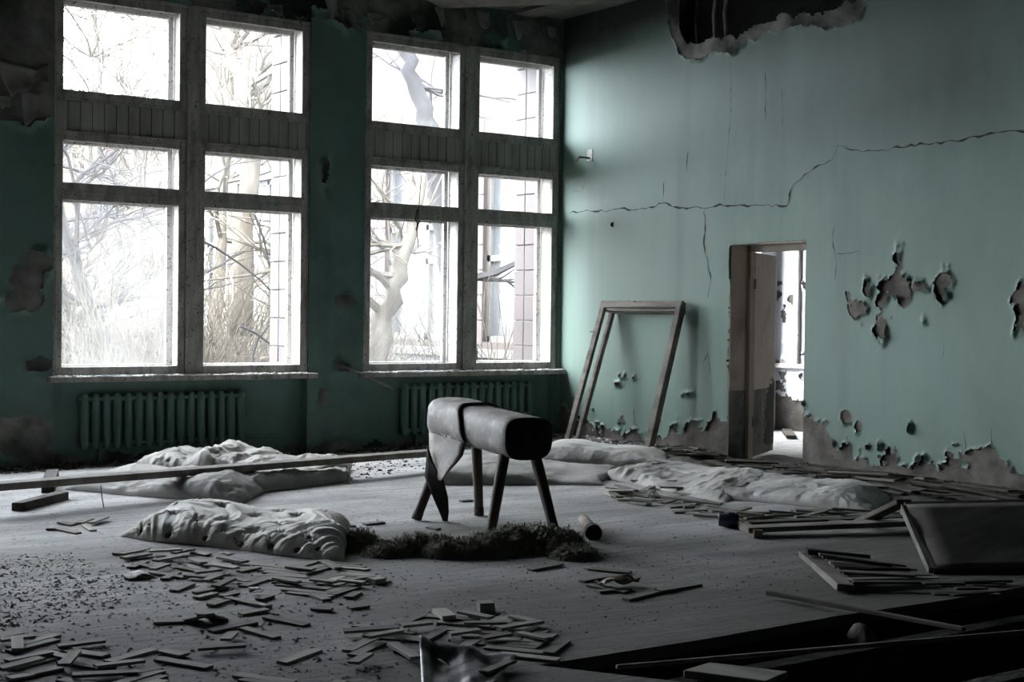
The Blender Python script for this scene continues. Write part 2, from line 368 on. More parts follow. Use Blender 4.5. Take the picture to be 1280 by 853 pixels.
ce = box('ceiling', (LX, RY, CZ), (RX+T, DO, CZ+.3), MT['ceil']); tag(ce, kind='structure')

# ---- paint on the right wall
HB = np.array([(4.0, .30), (6.9, .34), (7.15, .30), (7.45, .40), (7.75, .24), (8.05, .17), (8.4, .20), (8.8, .17), (9.05, .28), (9.2, .42), (9.36, .56), (9.42, .6),
               (10.43, .52), (10.5, .46), (10.65, .40), (10.8, .30), (10.95, .38), (11.25, .36), (11.4, .20), (11.7, .17), (12.1, .22), (12.5, .28), (12.9, .30), (13.25, .4)])
BL = [(8.78, 1.53, .10, .10), (8.66, 1.76, .055, .075), (8.47, 1.70, .055, .13), (8.33, 1.76, .12, .10), (8.24, 1.66, .07, .10), (8.06, 1.75, .085, .04), (7.83, 1.80, .09, .10), (7.84, 1.69, .075, .09),
      (8.50, 1.37, .06, .10), (8.30, 1.97, .015, .05), (7.04, 1.55, .10, .20), (6.9, 1.5, .15, .12), (8.02, 1.44, .02, .03), (8.36, 1.49, .025, .03), (8.90, 1.66, .02, .025), (12.05, .78, .06, .03), (12.15, .70, .05, .03), (11.0, .66, .05, .03), (8.9, .55, .05, .04), (8.72, .50, .04, .05)]
TOPH = np.array([(8.4, 5.3), (8.74, 4.3), (8.80, 4.20), (9.04, 4.13), (9.3, 4.19), (9.54, 4.24), (9.9, 4.26), (10.13, 4.22), (10.4, 4.12), (10.75, 4.16), (10.95, 4.13), (11.14, 4.15), (11.34, 4.36), (11.42, 4.6), (11.6, 5.3)])
def sd_right(u, z):
    jag = (fbm(u*9, z*9, 11, 5)-.5)
    j2 = fbm(u*26, z*17, 12, 3)-.5
    hb = np.interp(u, HB[:, 0], HB[:, 1])
    d = z-hb*(.62+.7*(vn(u*7, u*0+.3, 4)))+jag*.30+j2*.16
    for (cu, cz, ru, rz) in BL:
        q = np.sqrt(((u-cu)/ru)**2+((z-cz)/rz)**2)
        d = np.minimum(d, (q-1)*min(ru, rz)+jag*.13+j2*.09)
    th = np.interp(u, TOPH[:, 0], TOPH[:, 1])
    d = np.minimum(d, th-z+jag*.12)
    # small chips in a band above the bare base
    chips = fbm(u*13, z*10, 77, 2)-(.74+.38*np.clip(z-.25, 0, 1))
    d = np.where(chips > 0, np.minimum(d, -chips*.12), d)
    door = np.maximum(np.maximum(DY0-u, u-DY1), z-DZ)
    return np.where(door < 0.001, -1, d)
paint_layer('paint_layer', wall_right, 'x', RX, -1, 4.2, D, 0, CZ, .014, sd_right, MT['paint'], curl=.045, band=.045)
box('paint_rest', (RX-.004, RY, 0), (RX, 4.2, CZ), MT['paint'], wall_right)
# ragged plaster lip round the hole under the ceiling
LIP = np.array([(8.6, 5.3), (8.78, 4.5), (8.86, 4.38), (9.1, 4.31), (9.5, 4.34), (9.9, 4.37), (10.13, 4.36), (10.4, 4.27), (10.75, 4.31), (10.95, 4.26), (11.14, 4.32), (11.24, 4.5), (11.27, 5.3)])
def sd_lip(u, z):
    return np.interp(u, LIP[:, 0], LIP[:, 1])-z+(fbm(u*8, z*8, 61)-.5)*.18
paint_layer('plaster_lip', wall_right, 'x', RX, -1, NY0-.12, NY1+.12, 4.02, CZ, .02, sd_lip, MT['plaster_grey'], curl=.02, band=.1, off=.002, seed=8)
lath = MB()
for yy in (10.62, 10.78, 11.05): lath.tube([(RX+.08, yy, 4.2), (RX+.06, yy+.02, 4.55), (RX+.08, yy-.01, 4.9)], .022, 6)
lath.build('hanging_lath', MT['plaster_grey'], wall_right)

# cracks
def crack(pts, parent, wid=.011, seed=0, plane='x'):
    r = random.Random(seed); P = []
    for (x, y) in pts: P.append((on_x(x, y, RX-.0085) if plane == 'x' else on_y(x, y, D-.0085)))
    Q = []
    for a, b in zip(P[:-1], P[1:]):
        n = max(2, int(np.linalg.norm(b-a)/.05))
        for k in range(n): Q.append(a+(b-a)*k/n)
    Q.append(P[-1]); V = []; F = []
    for i, p in enumerate(Q):
        t = Q[min(i+1, len(Q)-1)]-Q[max(i-1, 0)]; t = t/np.linalg.norm(t)
        nrm = np.array([0, -t[2], t[1]]) if plane == 'x' else np.array([-t[2], 0, t[0]])
        wv = wid*r.choice((.3, .45, .6, .8, 1.6))*(0.3 if i in (0, len(Q)-1) else 1); j = r.uniform(-1, 1)*wid*.9
        V += [p+nrm*(j+wv/2), p+nrm*(j-wv/2)]
        if i: F.append((2*i-2, 2*i-1, 2*i+1, 2*i))
    obj('crack', V, F, MT['crack'], parent)
CR = [[(712,266),(740,263),(760,264),(772,260),(790,262),(815,260),(828,253),(845,260),(880,260),(900,256),(930,258),(960,257),(985,258),(989,236),(1010,215),(1040,200),(1048,182)],
      [(1048,182),(1072,189),(1110,187),(1150,180),(1190,177),(1230,168),(1262,164),(1285,167),(1330,158),(1400,161)], [(880,260),(882,285),(880,310),(885,325),(888,350),(884,372)],
      [(829,253),(830,225)], [(905,256),(908,205),(913,150),(914,100),(911,62)], [(957,150),(957,90)], [(1043,285),(1040,300),(1046,330),(1044,350)], [(978,160),(978,110)],
      [(727,240),(734,222)], [(715,239),(727,240)], [(1046,318),(1075,315)], [(858,215),(860,188)], [(792,510),(793,540),(796,556)], [(793,478),(805,470)], [(878,455),(885,440),(888,470)],
      [(1180,425),(1178,450)], [(1205,540),(1207,565)], [(1240,535),(1238,565)]]
for i, c in enumerate(CR): crack(c, wall_right, .014 if i < 3 else (.005 if i == 4 else .008), i)
hole = MB(); hole.tube([on_x(766, 281, RX-.004), on_x(766, 281, RX-.012)], .028, 9); hole.build('plug_hole', MT['crack'], wall_right)

# ---- paint on the window wall
def blobs(u, z, L, jag):
    d = np.full(u.shape, 9.)
    for (cu, cz, ru, rz) in L:
        q = np.sqrt(((u-cu)/ru)**2+((z-cz)/rz)**2); d = np.minimum(d, (q-1)*min(ru, rz)+jag)
    return d
def bpx(x, y, rx, ry):
    p = on_y(x, y, D); s = p[1]*1.26/FPX; return (p[0], p[2], rx*s, ry*s)
BB = [bpx(18,30,80,95), bpx(40,60,28,70), bpx(30,352,20,14), bpx(28,372,18,14), bpx(45,330,12,10), bpx(432,378,12,8), bpx(405,494,8,12), bpx(30,545,34,22), bpx(48,575,22,14), bpx(12,540,20,10),
      bpx(45,455,14,7), bpx(425,452,5,9), bpx(408,210,3,14)]
def sd_back(u, z):
    jag = (fbm(u*8, z*8, 21)-.5)*.16
    d = blobs(u, z, BB, jag)
    d = np.minimum(d, z-.12*vn(u*6, u*0, 9)-.02+jag*.3)
    lint = 4.62-np.clip((u-3.9)*.035, -.02, .2)+(vn(u*5, u*0+2, 14)-.5)*.2
    d = np.minimum(d, np.where(fbm(u*2.6, z*3.4, 41) > .43, lint-z+jag*.8, 9))
    return d
for k in range(0, len(edges), 2):
    if edges[k+1] < 2.3: continue
    paint_layer('paint_layer', wall_back, 'y', D, -1, max(edges[k], 2.2), min(edges[k+1], RX), 0, CZ, .02, sd_back, MT['paint_dark'], curl=.05, band=.08, seed=5)
for bx, bw_ in BAYS[1:]:
    paint_layer('lintel_paint', wall_back, 'y', D+.02, -1, bx, bx+bw_, ZH, CZ, .02, lambda u, z: np.minimum(sd_back(u, z), (fbm(u*3.2, z*4, 53)-.47)*.5+.02), MT['paint_dark'], curl=.09, band=.10, seed=15)
    nb = paint_layer('niche_paint', wall_back, 'y', D+.14, -1, bx, bx+bw_, 0, ZS, .03, lambda u, z: np.minimum(z-.10*vn(u*6, u*0, 19)+(fbm(u*8, z*8, 8)-.5)*.1, .3), MT['paint_dark'], seed=25)
    for xx in (bx, bx+bw_):
        box('niche_cheek', (xx-.003, D+.001, 0), (xx+.003, D+.14, ZS-.03), MT['paint_dark'], wall_back)
# big hanging sheets of loosened paint, upper left pier and lintel
def flap(pts, dep, m, parent, name='paint_flap', seed=0):          # curling sheet from 4 pixel corners on the window wall (tl, tr, br, bl), curling out by dep
    c = [on_y(x, y, D) for x, y in pts]; n = 9
    s, t = np.meshgrid(np.linspace(0, 1, n), np.linspace(0, 1, n))
    P = (c[0]*((1-s)*(1-t))[..., None]+c[1]*(s*(1-t))[..., None]+c[2]*(s*t)[..., None]+c[3]*((1-s)*t)[..., None])
    P[..., 1] -= .012+dep*t**1.8+.02*vn(s*3, t*3, seed)
    P[..., 2] += (vn(s*4+seed, t*2, seed)-.5)*.10*t
    return sheet(name, P, m, parent, thick=.003)
flap([(-6,74),(52,90),(34,112),(10,128)], .10, MT['plaster_pale'], wall_back, seed=1)
flap([(24,112),(50,118),(48,152),(28,156)], .07, MT['plaster_pale'], wall_back, seed=2)
flap([(38,88),(60,80),(58,108),(44,110)], .05, MT['plaster_grey'], wall_back, seed=3)
flap([(-4,120),(14,122),(10,134),(-2,132)], .06, MT['plaster_pale'], wall_back, seed=4)
for i, (x, y, ww, hh) in enumerate([(412,8,16,30),(430,22,10,26),(445,34,12,10),(520,26,18,16),(548,20,12,24),(575,16,14,22),(602,24,16,20),(626,30,12,24),(648,36,18,22),(668,34,12,26),(688,42,12,18),(300,6,22,12),(340,12,24,14),(372,20,18,16),(470,22,26,14)]):
    flap([(x-ww/2,y-hh/2),(x+ww/2,y-hh/2+2),(x+ww/2-2,y+hh/2),(x-ww/2+3,y+hh/2-1)], .05+.05*rnd.random(), [MT['plaster_pale'], MT['plaster_grey'], MT['plaster_pale'], MT['paint_dark']][i % 4], wall_back, seed=10+i)

# ---- ceiling: fallen slab edge near the corner
P = []
for y0, x0 in ((12.2, 8.7), (13.2, 8.9)): pass
cs = MB(); cs.bar((8.15, 13.1, 4.80), (9.3, 11.4, 4.74), .5, .03, jit=.02); cs.build('sagging_panel', MT['plaster'], ce)
bevel(box('ceiling_beam', (RX-.75, RY, CZ-.05), (RX-.45, D-.05, CZ+.02), MT['ceil'], ce))

# ================================================================== WINDOWS
def sash(parent, x0, x1, z0, z1, y, dep, st, m, gmat, gy=None, bot=None):
    mb = MB(); bt = bot or st
    mb.box((x0, y, z0), (x0+st, y+dep, z1)); mb.box((x1-st, y, z0), (x1, y+dep, z1))
    mb.box((x0+st, y, z0), (x1-st, y+dep, z0+bt)); mb.box((x0+st, y, z1-st), (x1-st, y+dep, z1))
    s = bevel(mb.build('sash', m, parent), .006)
    if gmat:
        g = MB(); yy = y+dep*.55; g.add([(x0+st, yy, z0+bt), (x1-st, yy, z0+bt), (x1-st, yy, z1-st), (x0+st, yy, z1-st)], [(0, 1, 2, 3)])
        g.build('pane', gmat, s)
    return s
def window(idx, bx, bw_, glasses):
    root = bpy.data.objects.new('window_%d' % idx, None); COL.objects.link(root); root.location = (bx+bw_/2, D, ZS)
    LOC[root] = Vector(root.location); tag(root, kind='structure')
    k = bw_/2.632
    YI, YO = D+.012, D+.30
    L0, L1, M0, M1, R0, R1 = [bx+v*k for v in (.012, 1.283, 1.283, 1.432, 1.432, 2.622)]
    mb = MB(); mb.box((M0+.015, YI-.022, .83), (M1-.015, YO+.06, ZH)); bevel(mb.build('mullion', MT['frame'], root), .008)
    fr = MB(); fr.box((bx, YI-.004, .83), (L0+.004, YO+.07, ZH)); fr.box((R1-.004, YI-.004, .83), (bx+bw_, YO+.07, ZH)); fr.box((bx, YI-.006, ZH-.035), (bx+bw_, YO+.07, ZH))
    bevel(fr.build('outer_frame', MT['frame'], root), .004)
    rows = [(.835, 2.545), (2.56, 3.10), (3.425, 4.415)]
    for ci, (a, b) in enumerate(((L0+.006, L1+.008), (R0-.008, R1-.006))):
        ln = MB()
        for (z0, z1) in rows:
            ln.box((a, YI+.05, z0), (a+.018, YO, z1)); ln.box((b-.018, YI+.05, z0), (b, YO, z1)); ln.box((a, YI+.05, z0), (b, YO, z0+.018)); ln.box((a, YI+.05, z1-.018), (b, YO, z1))
        ln.build('lining', MT['frame_in'], root)
        for ri, (z0, z1) in enumerate(rows):
            gi, go = glasses[ci][ri]
            sash(root, a, b, z0, z1, YI, .05, .070, MT['frame'], gi, bot=.08)
            sash(root, a+.02, b-.02, z0+.015, z1-.015, YO, .05, .055, MT['frame_in'], go, bot=.075)
        # boarded panel between the upper lights: each board its own piece
        nb = 11; wv = (b-a)/nb
        for q in range(nb):
            yy = YI+.012+rnd.uniform(0, .006)
            bevel(box('board', (a+q*wv+.003, yy, 3.125), (a+(q+1)*wv-.003, yy+.02, 3.405), MT['board'], root), .003)
        box('panel_rail', (a, YI, 3.10), (b, YI+.045, 3.125), MT['frame'], root); box('panel_rail', (a, YI, 3.405), (b, YI+.045, 3.427), MT['frame'], root)
        box('back_panel', (a, YI+.05, 3.10), (b, YO+.03, 3.42), MT['board'], root)
        box('transom', (a, YI-.006, 2.543), (b, YI+.05, 2.562), MT['frame'], root)
    sl = MB(); sl.box((bx-.06, D-.13, ZS-.025), (bx+bw_+(.06 if idx != 3 else .03), D+.33, ZS+.03)); bevel(sl.build('sill', MT['frame'], root), .008)
    return root
DU, MI, CL = G_DUSTY, G_MID, G_CLEAR
window(1, *BAYS[1], [[(DU, MI), (DU, CL), (MI, CL)], [(CL, None), (CL, CL), (CL, CL)]])
window(2, *BAYS[2], [[(DU, CL), (MI, CL), (MI, CL)], [(CL, None), (CL, None), (MI, CL)]])
window(3, *BAYS[0], [[(DU, CL)]*3]*2)
# dust line on the sills
for bx, bw_ in BAYS[1:]:
    V = []; F = []
    st = MB()
    for k in range(260):
        x = bx-.03+rnd.random()*(bw_+.05); y = D-.125+rnd.random()**1.5*.13; s = rnd.uniform(.004, .016)
        st.bar((x-s, y, ZS+.033), (x+s, y+rnd.uniform(-s, s), ZS+.034), s*1.2, s*.7, jit=.002)
    tag(st.build('sill_crumbs', MT['paper']), 'loose white flakes and crumbs lying along %s sill' % ('left window' if bx < 6 else 'right window'), 'debris', kind='stuff')
# jagged glass stubs in the top right transom light of the right window
st = MB(); a = on_y(597, 268, D+.03); b = on_y(682, 271, D+.03)
for k in range(26):
    t = k/25; p = a+(b-a)*t; hgt = .012+.03*rnd.random()**2
    st.add([(p[0]-.02, p[1], p[2]-.03), (p[0]+.02, p[1], p[2]-.03), (p[0]+rnd.uniform(-.01, .01), p[1], p[2]+hgt), (p[0]-.02, p[1]+.006, p[2]-.03)], [(0, 1, 2), (0, 2, 3), (1, 3, 2)])
tag(st.build('putty_crumbs', MT['wood_dark']), 'jagged dark putty and glass stubs along a transom rail of the right window', 'debris', kind='stuff')

# facing tiles on the outer reveals
for xx in (BAYS[1][0]+BAYS[1][1], BAYS[2][0]+BAYS[2][1]):
    for c in range(2):
        for r in range(13):
            y0 = D+.42+c*.215
            bevel(box('facing_tile', (xx-.028-rnd.random()*.006, y0, .79+r*.302), (xx+.004, y0+.205, .79+r*.302+.29), MT['tile'], wall_back), .004)

# ================================================================== DOORWAY AND THE ROOM BEYOND
dr = bpy.data.objects.new('door_1', None); COL.objects.link(dr); dr.location = (RX+.2, DY1, 0); LOC[dr] = Vector(dr.location); tag(dr, kind='structure')
box('reveal', (RX-.002, DY1-.008, .72), (RX+T, DY1+.0, DZ), MT['beige'], wall_right)
box('reveal_base', (RX-.002, DY1-.005, 0), (RX+T, DY1+.0, .74), MT['plaster_grey'], wall_right)
box('reveal_head', (RX-.002, DY0, DZ-.008), (RX+T, DY1, DZ), MT['beige'], wall_right)
fr = MB(); fr.box((RX+T-.01, DY1-.05, 0), (RX+T+.06, DY1+.02, DZ)); fr.box((RX+T-.01, DY0-.02, 0), (RX+T+.06, DY0+.012, DZ)); fr.box((RX+T-.01, DY0, DZ-.07), (RX+T+.06, DY1, DZ))
bevel(fr.build('door_frame', MT['beige'], dr))
th = math.radians(31); hx, hy = RX+T+.05, DY1-.03; ex, ey = hx+.88*math.cos(th), hy+.88*math.sin(th)
lf = MB(); lf.bar((hx, hy, 1.42), (ex, ey, 1.42), .04, 1.40); leaf = bevel(lf.build('door_leaf', MT['beige'], dr))
lf = MB(); lf.bar((hx, hy, .38), (ex, ey, .38), .04, .68); bevel(lf.build('door_leaf_base', MT['plaster_grey'], dr))
ch = []
for k in range(15):                                                      # charred area spreading from the free edge
    t = k/14; ch.append((1-t, t))
V = []; F = []
nx_, nz_ = 12, 26
for j in range(nz_):
    z = .10+.70*j/(nz_-1)
    for i in range(nx_):
        s = .45+.55*i/(nx_-1)
        V.append((hx+.88*s*math.cos(th)+.023*math.sin(th), hy+.88*s*math.sin(th)-.023*math.cos(th), z+.03*rnd.random()))
for j in range(nz_-1):
    for i in range(nx_-1):
        s = i/(nx_-1); z = j/(nz_-1)
        if s+.25*rnd.random() > .25+.55*max(0, z-.7)/.3 and not (z > .9 and rnd.random() < .6): F.append((j*nx_+i, j*nx_+i+1, (j+1)*nx_+i+1, (j+1)*nx_+i))
obj('charring', V, F, MT['door_dark'], dr)
for zz in (.35, 1.75):
    h = MB(); h.tube([(hx-.01, hy-.035, zz), (hx-.01, hy-.035, zz+.1)], .011, 8); h.build('hinge', MT['metal'], dr)

AX = 13.6
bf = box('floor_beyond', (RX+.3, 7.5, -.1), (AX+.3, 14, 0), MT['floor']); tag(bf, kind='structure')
cb = box('ceiling_beyond', (RX+T, 7.5, CZ), (AX+.3, 14, CZ+.3), MT['ceil']); tag(cb, kind='structure')
nb = box('wall_beyond_near', (RX+T, 7.2, -.3), (AX+.3, 7.5, 5.2), MT['white_wall']); tag(nb, kind='structure')
bb = MB(); bb.box((RX+.3, D, -.3), (11.3, 13.7, 5.2)); bb.box((13.3, D, -.3), (AX+.3, 13.7, 5.2)); bb.box((11.3, D, -.3), (13.3, 13.7, .8)); bb.box((11.3, D, 4.2), (13.3, 13.7, 5.2))
tag(bb.build('wall_beyond_back', MT['white_wall']), kind='structure')
br_ = box('wall_beyond_right', (AX+.003, 7.5, -.3), (AX+.3, 14, 5.2), MT['plaster']); tag(br_, kind='structure')
def sd_white(u, z):
    ch = fbm(u*9, z*7, 71, 3)
    d = (.66-ch)*.25+np.where(z > 1.95, .05, 0)
    d = np.minimum(d, z-.33-.15*vn(u*7, u*0, 5)+(fbm(u*9, z*9, 6)-.5)*.2)
    return d
paint_layer('paint_layer', br_, 'x', AX, -1, 11.8, D, 0, 3.4, .02, sd_white, MT['white_wall'], curl=.03, band=.05, seed=33)
p0 = on_x(995, 312, AX-.03); p1 = on_x(995, 458, AX-.03); q0 = on_x(955, 452, AX-.03)
tr = MB(); tr.box((AX-.06, p1[1]-.045, p1[2]), (AX-.01, p1[1]+.045, 3.0)); bevel(tr.build('wall_trim', MT['frame'], br_))
tr = MB(); tr.box((AX-.08, p1[1]-.5, p1[2]-.03), (AX-.01, D-.02, p1[2]+.03)); bevel(tr.build('wall_trim', MT['frame'], br_))
tg = MB(); tg.bar((12.6, 12.0, .03), (13.3, 12.75, .03), .12, .04); tg_ = bevel(tg.build('plank', MT['wood_dark'])); tag(tg_, 'dark short plank on the floor of the room beyond the doorway', 'plank')

# ================================================================== RADIATORS
def radiator(x0, x1, z0, z1, n, label):
    root = empty('radiator', ((x0+x1)/2, D+.06, z0), label, 'radiator', 'radiators in the window niches')
    w_ = (x1-x0)/n; me = None
    mb = MB(); hw = w_*.36
    prof = [(-hw, 0), (-hw*.8, .035), (-hw*.3, .05), (hw*.3, .05), (hw*.8, .035), (hw, 0), (hw*.8, -.035), (-hw*.8, -.035)]
    zs = [(0, .6), (.03, .95), (.06, 1), (z1-z0-.06, 1), (z1-z0-.03, .95), (z1-z0, .6)]
    for (z, s) in zs:
        for (a, b) in prof: mb.V.append((a*s, -b*s, z))
    m = len(prof)
    for i in range(len(zs)-1):
        for k in range(m): mb.F.append((i*m+k, i*m+(k+1) % m, (i+1)*m+(k+1) % m, (i+1)*m+k))
    mb.F.append(tuple(range(m))); mb.F.append(tuple(reversed(range((len(zs)-1)*m, len(zs)*m))))
    for zz in (.05, z1-z0-.05): mb.tube([(-w_/2, 0, zz), (w_/2, 0, zz)], .024, 8, False)
    me = bpy.data.meshes.new('section'); me.from_pydata(mb.V, [], mb.F); me.update(); me.materials.append(MT['paint_dark'])
    for k in range(n):
        s = link('section', me, None, root); s.location = (x0+(k+.5)*w_-root.location.x, 0, 0)
    p = MB(); p.tube([(x1, D+.06, z0+.05), (x1+.35, D+.06, z0+.05), (x1+.36, D+.10, z0+.05)], .018, 8); p.build('pipe', MT['paint_dark'], root, True)
    for xx in (x0+.2, x1-.2): box('foot', (xx-.015, D+.03, 0.0), (xx+.015, D+.09, z0+.01), MT['paint_dark'], root)
    return root
radiator(4.40, 6.10, .13, .655, 16, 'green ribbed radiator in the niche under the left window')
radiator(7.92, 9.70, .13, .69, 16, 'green ribbed radiator under the right window, behind the vaulting horse')

# ================================================================== VAULTING HORSE
def horse():
    c0 = Vector((5.44, 7.50, 0)); ax = Vector((.135, .99, 0)).normalized(); sd = Vector((ax.y, -ax.x, 0)); Lg = 1.17
    root = empty('vaulting_horse', (5.5, 8.05, 0), 'old gymnastics vaulting horse with grey padded leather body and splayed wooden legs', 'gym equipment')
    zb, zt, W = .505, .785, .36
    def body(t, ang, infl=0.0):              # point on the padded body
        zb_, zt_ = zb+.05*t, zt+.045*t
        e = 2/3.6; c, s = math.cos(ang), math.sin(ang)
        hw = (W/2+infl)*(1-.03*abs(t-.5)); hh = (zt_-zb_)/2+infl
        y = math.copysign(abs(c)**e, c)*hw; z = math.copysign(abs(s)**e, s)*hh
        if s < 0: y *= 1-.10*abs(s)
        return c0+ax*(t*Lg)+sd*y+Vector((0, 0, (zb_+zt_)/2+z))
    na = 48; ts = [0, .012, .04, .1, .2, .3, .4, .5, .6, .7, .8, .9, .96, .988, 1.0]; sc = {0: .93, .012: .975, 1.0: .93, .988: .975}
    V = []; F = []
    for t in ts:
        k = sc.get(t, 1.0); mid = c0+ax*(t*Lg)+Vector((0, 0, (zb+zt)/2+.047*t))
        for a in range(na):
            p = body(t, 2*math.pi*a/na)
            bumpv = .006*(vn(np.array(t*9.), np.array(a*.35), 3)-.5)
            p = mid+(p-mid)*(k+float(bumpv)*3); V.append(p)
    for i in range(len(ts)-1):
        for a in range(na): F.append((i*na+a, i*na+(a+1) % na, (i+1)*na+(a+1) % na, (i+1)*na+a))
    obj('body', V, F, MT['leather'], root, True)
    for end, t0, dirn in ((0, 0, -1), (1, 1, 1)):
        V = []; F = []; mid = c0+ax*(t0*Lg)+Vector((0, 0, (zb+zt)/2+.047*t0))
        rings = [1.0, .97, .8, .5, .2]; outs = [0, .008, .016, .02, .022]
        for r_, o_ in zip(rings, outs):
            for a in range(na):
                p = body(t0, 2*math.pi*a/na); V.append(mid+(p-mid)*.935*r_+ax*dirn*o_)
        for i in range(len(rings)-1):
            for a in range(na):
                q = (i*na+a, i*na+(a+1) % na, (i+1)*na+(a+1) % na, (i+1)*na+a); F.append(q if end else q[::-1])
        q = tuple(range((len(rings)-1)*na, len(rings)*na)); F.append(q if end else q[::-1])
        obj('end_cap', V, F, MT['leather_dark'], root, True)  # both ends coloured black, painting in the shade of the end facing the room
    mb = MB(); mb.tube([body(.0, 2*math.pi*a/na, .0)*1 if False else (c0+Vector((0, 0, (zb+zt)/2))+(body(0, 2*math.pi*a/na)-(c0+Vector((0, 0, (zb+zt)/2))))*.955) for a in range(na+1)], .006, 6)
    mb.build('piping', MT['leather_dark'], root, True)
    feet = [fl(612, 676), fl(696, 677), fl(520, 651), fl(599, 645)]
    tops = [(.10, -.12), (.10, .11), (.86, -.12), (.86, .11)]
    for f_, (t, o_) in zip(feet, tops):
        top = c0+ax*(t*Lg)+sd*o_+Vector((0, 0, zb+.02+.05*t)); bot = Vector(f_)+Vector((0, 0, .005))
        pts = [top.lerp(bot, k/6) for k in range(7)]
        mb = MB(); mb.tube(pts, [.038, .038, .037, .036, .034, .033, .031], 12); lg = mb.build('leg', MT['leg'], root, True)
        mb = MB(); mb.tube([top.lerp(bot, .90), top.lerp(bot, 1.0)], [.036, .035], 12); mb.build('ferrule', MT['wood_dark'], lg, True)
    # torn leather cover slung over the far end
    n1, n2 = 26, 13; P = np.zeros((n1, n2, 3))
    for i in range(n1):
        ang = math.radians(40+ (203-40)*i/(n1-1))              # over the top and down the left side
        for j in range(n2):
            s = j/(n2-1)
            lo = .66+.0*s if i < 11 else .66-.17*((i-11)/(n1-12))
            t = lo+(1.015-lo)*s
            t = min(t, 1.0+.015)
            p = body(t, ang, .012+.006*float(vn(np.array(i*.5), np.array(j*.6), 9)))
            P[i, j] = p
    sheet('torn_cover', P, MT['leather'], root, thick=.006)
    # seam cord along its edge
    mb = MB(); mb.tube([Vector(P[i, 0])+sd*0 for i in range(n1)], .008, 6); mb.build('seam_cord', MT['leather_dark'], root, True)
    # hanging tail of the cover: (left px, left py, right px, right py, y of left, y of right)
    rows = [(537,563,578,570,8.54,8.07),(540,574,571,579,8.50,8.09),(543,584,562,588,8.46,8.12),(546,593,556,596,8.42,8.16),(548,600,551,601,8.40,8.2)]
    Q = np.zeros((len(rows)+2, 7, 3))
    for j in range(7): Q[0, j] = P[-2, int(round((n2-1)*(1-j/6)))]; Q[1, j] = P[-1, int(round((n2-1)*(1-j/6)))]
    for i, r_ in enumerate(rows):
        for j in range(7):
            s = j/6; Q[i+2, j] = on_y(r_[0]+(r_[2]-r_[0])*s, r_[1]+(r_[3]-r_[1])*s, r_[4]+(r_[5]-r_[4])*s-.03*math.sin(math.pi*s))
    sheet('cover_fold', Q, MT['leather_tan'], root, thick=.006)
    rows = [(534,556,546,592,8.52,8.36),(533,574,551,598,8.50,8.34),(531,596,553,594,8.48,8.34),(537,612,556,606,8.46,8.34),(543,626,560,622,8.44,8.36),(550,642,561,640,8.42,8.37),(556,658,559,656,8.40,8.38)]
    Q = np.zeros((len(rows), 6, 3))
    for i, r_ in enumerate(rows):
        for j in range(6):
            s = j/5; Q[i, j] = on_y(r_[0]+(r_[2]-r_[0])*s, r_[1]+(r_[3]-r_[1])*s, r_[4]+(r_[5]-r_[4])*s)
    sheet('hanging_tail', Q, MT['leather_dark'], root, thick=.006)
    for px, py in ((662, 509), (672, 512), (690, 517), (640, 503)):
        p = on_y(px, py, 8.1)
    for t, a, l in ((.42, 70, .05), (.30, 62, .07), (.22, 66, .05), (.55, 80, .06)):
        p = body(t, math.radians(a), .004); q = body(t-.05, math.radians(a-10), .010)
        mb = MB(); mb.bar(p, q, .025, .008, jit=.004); mb.build('leather_tear', MT['leather_dark'], root)
horse()
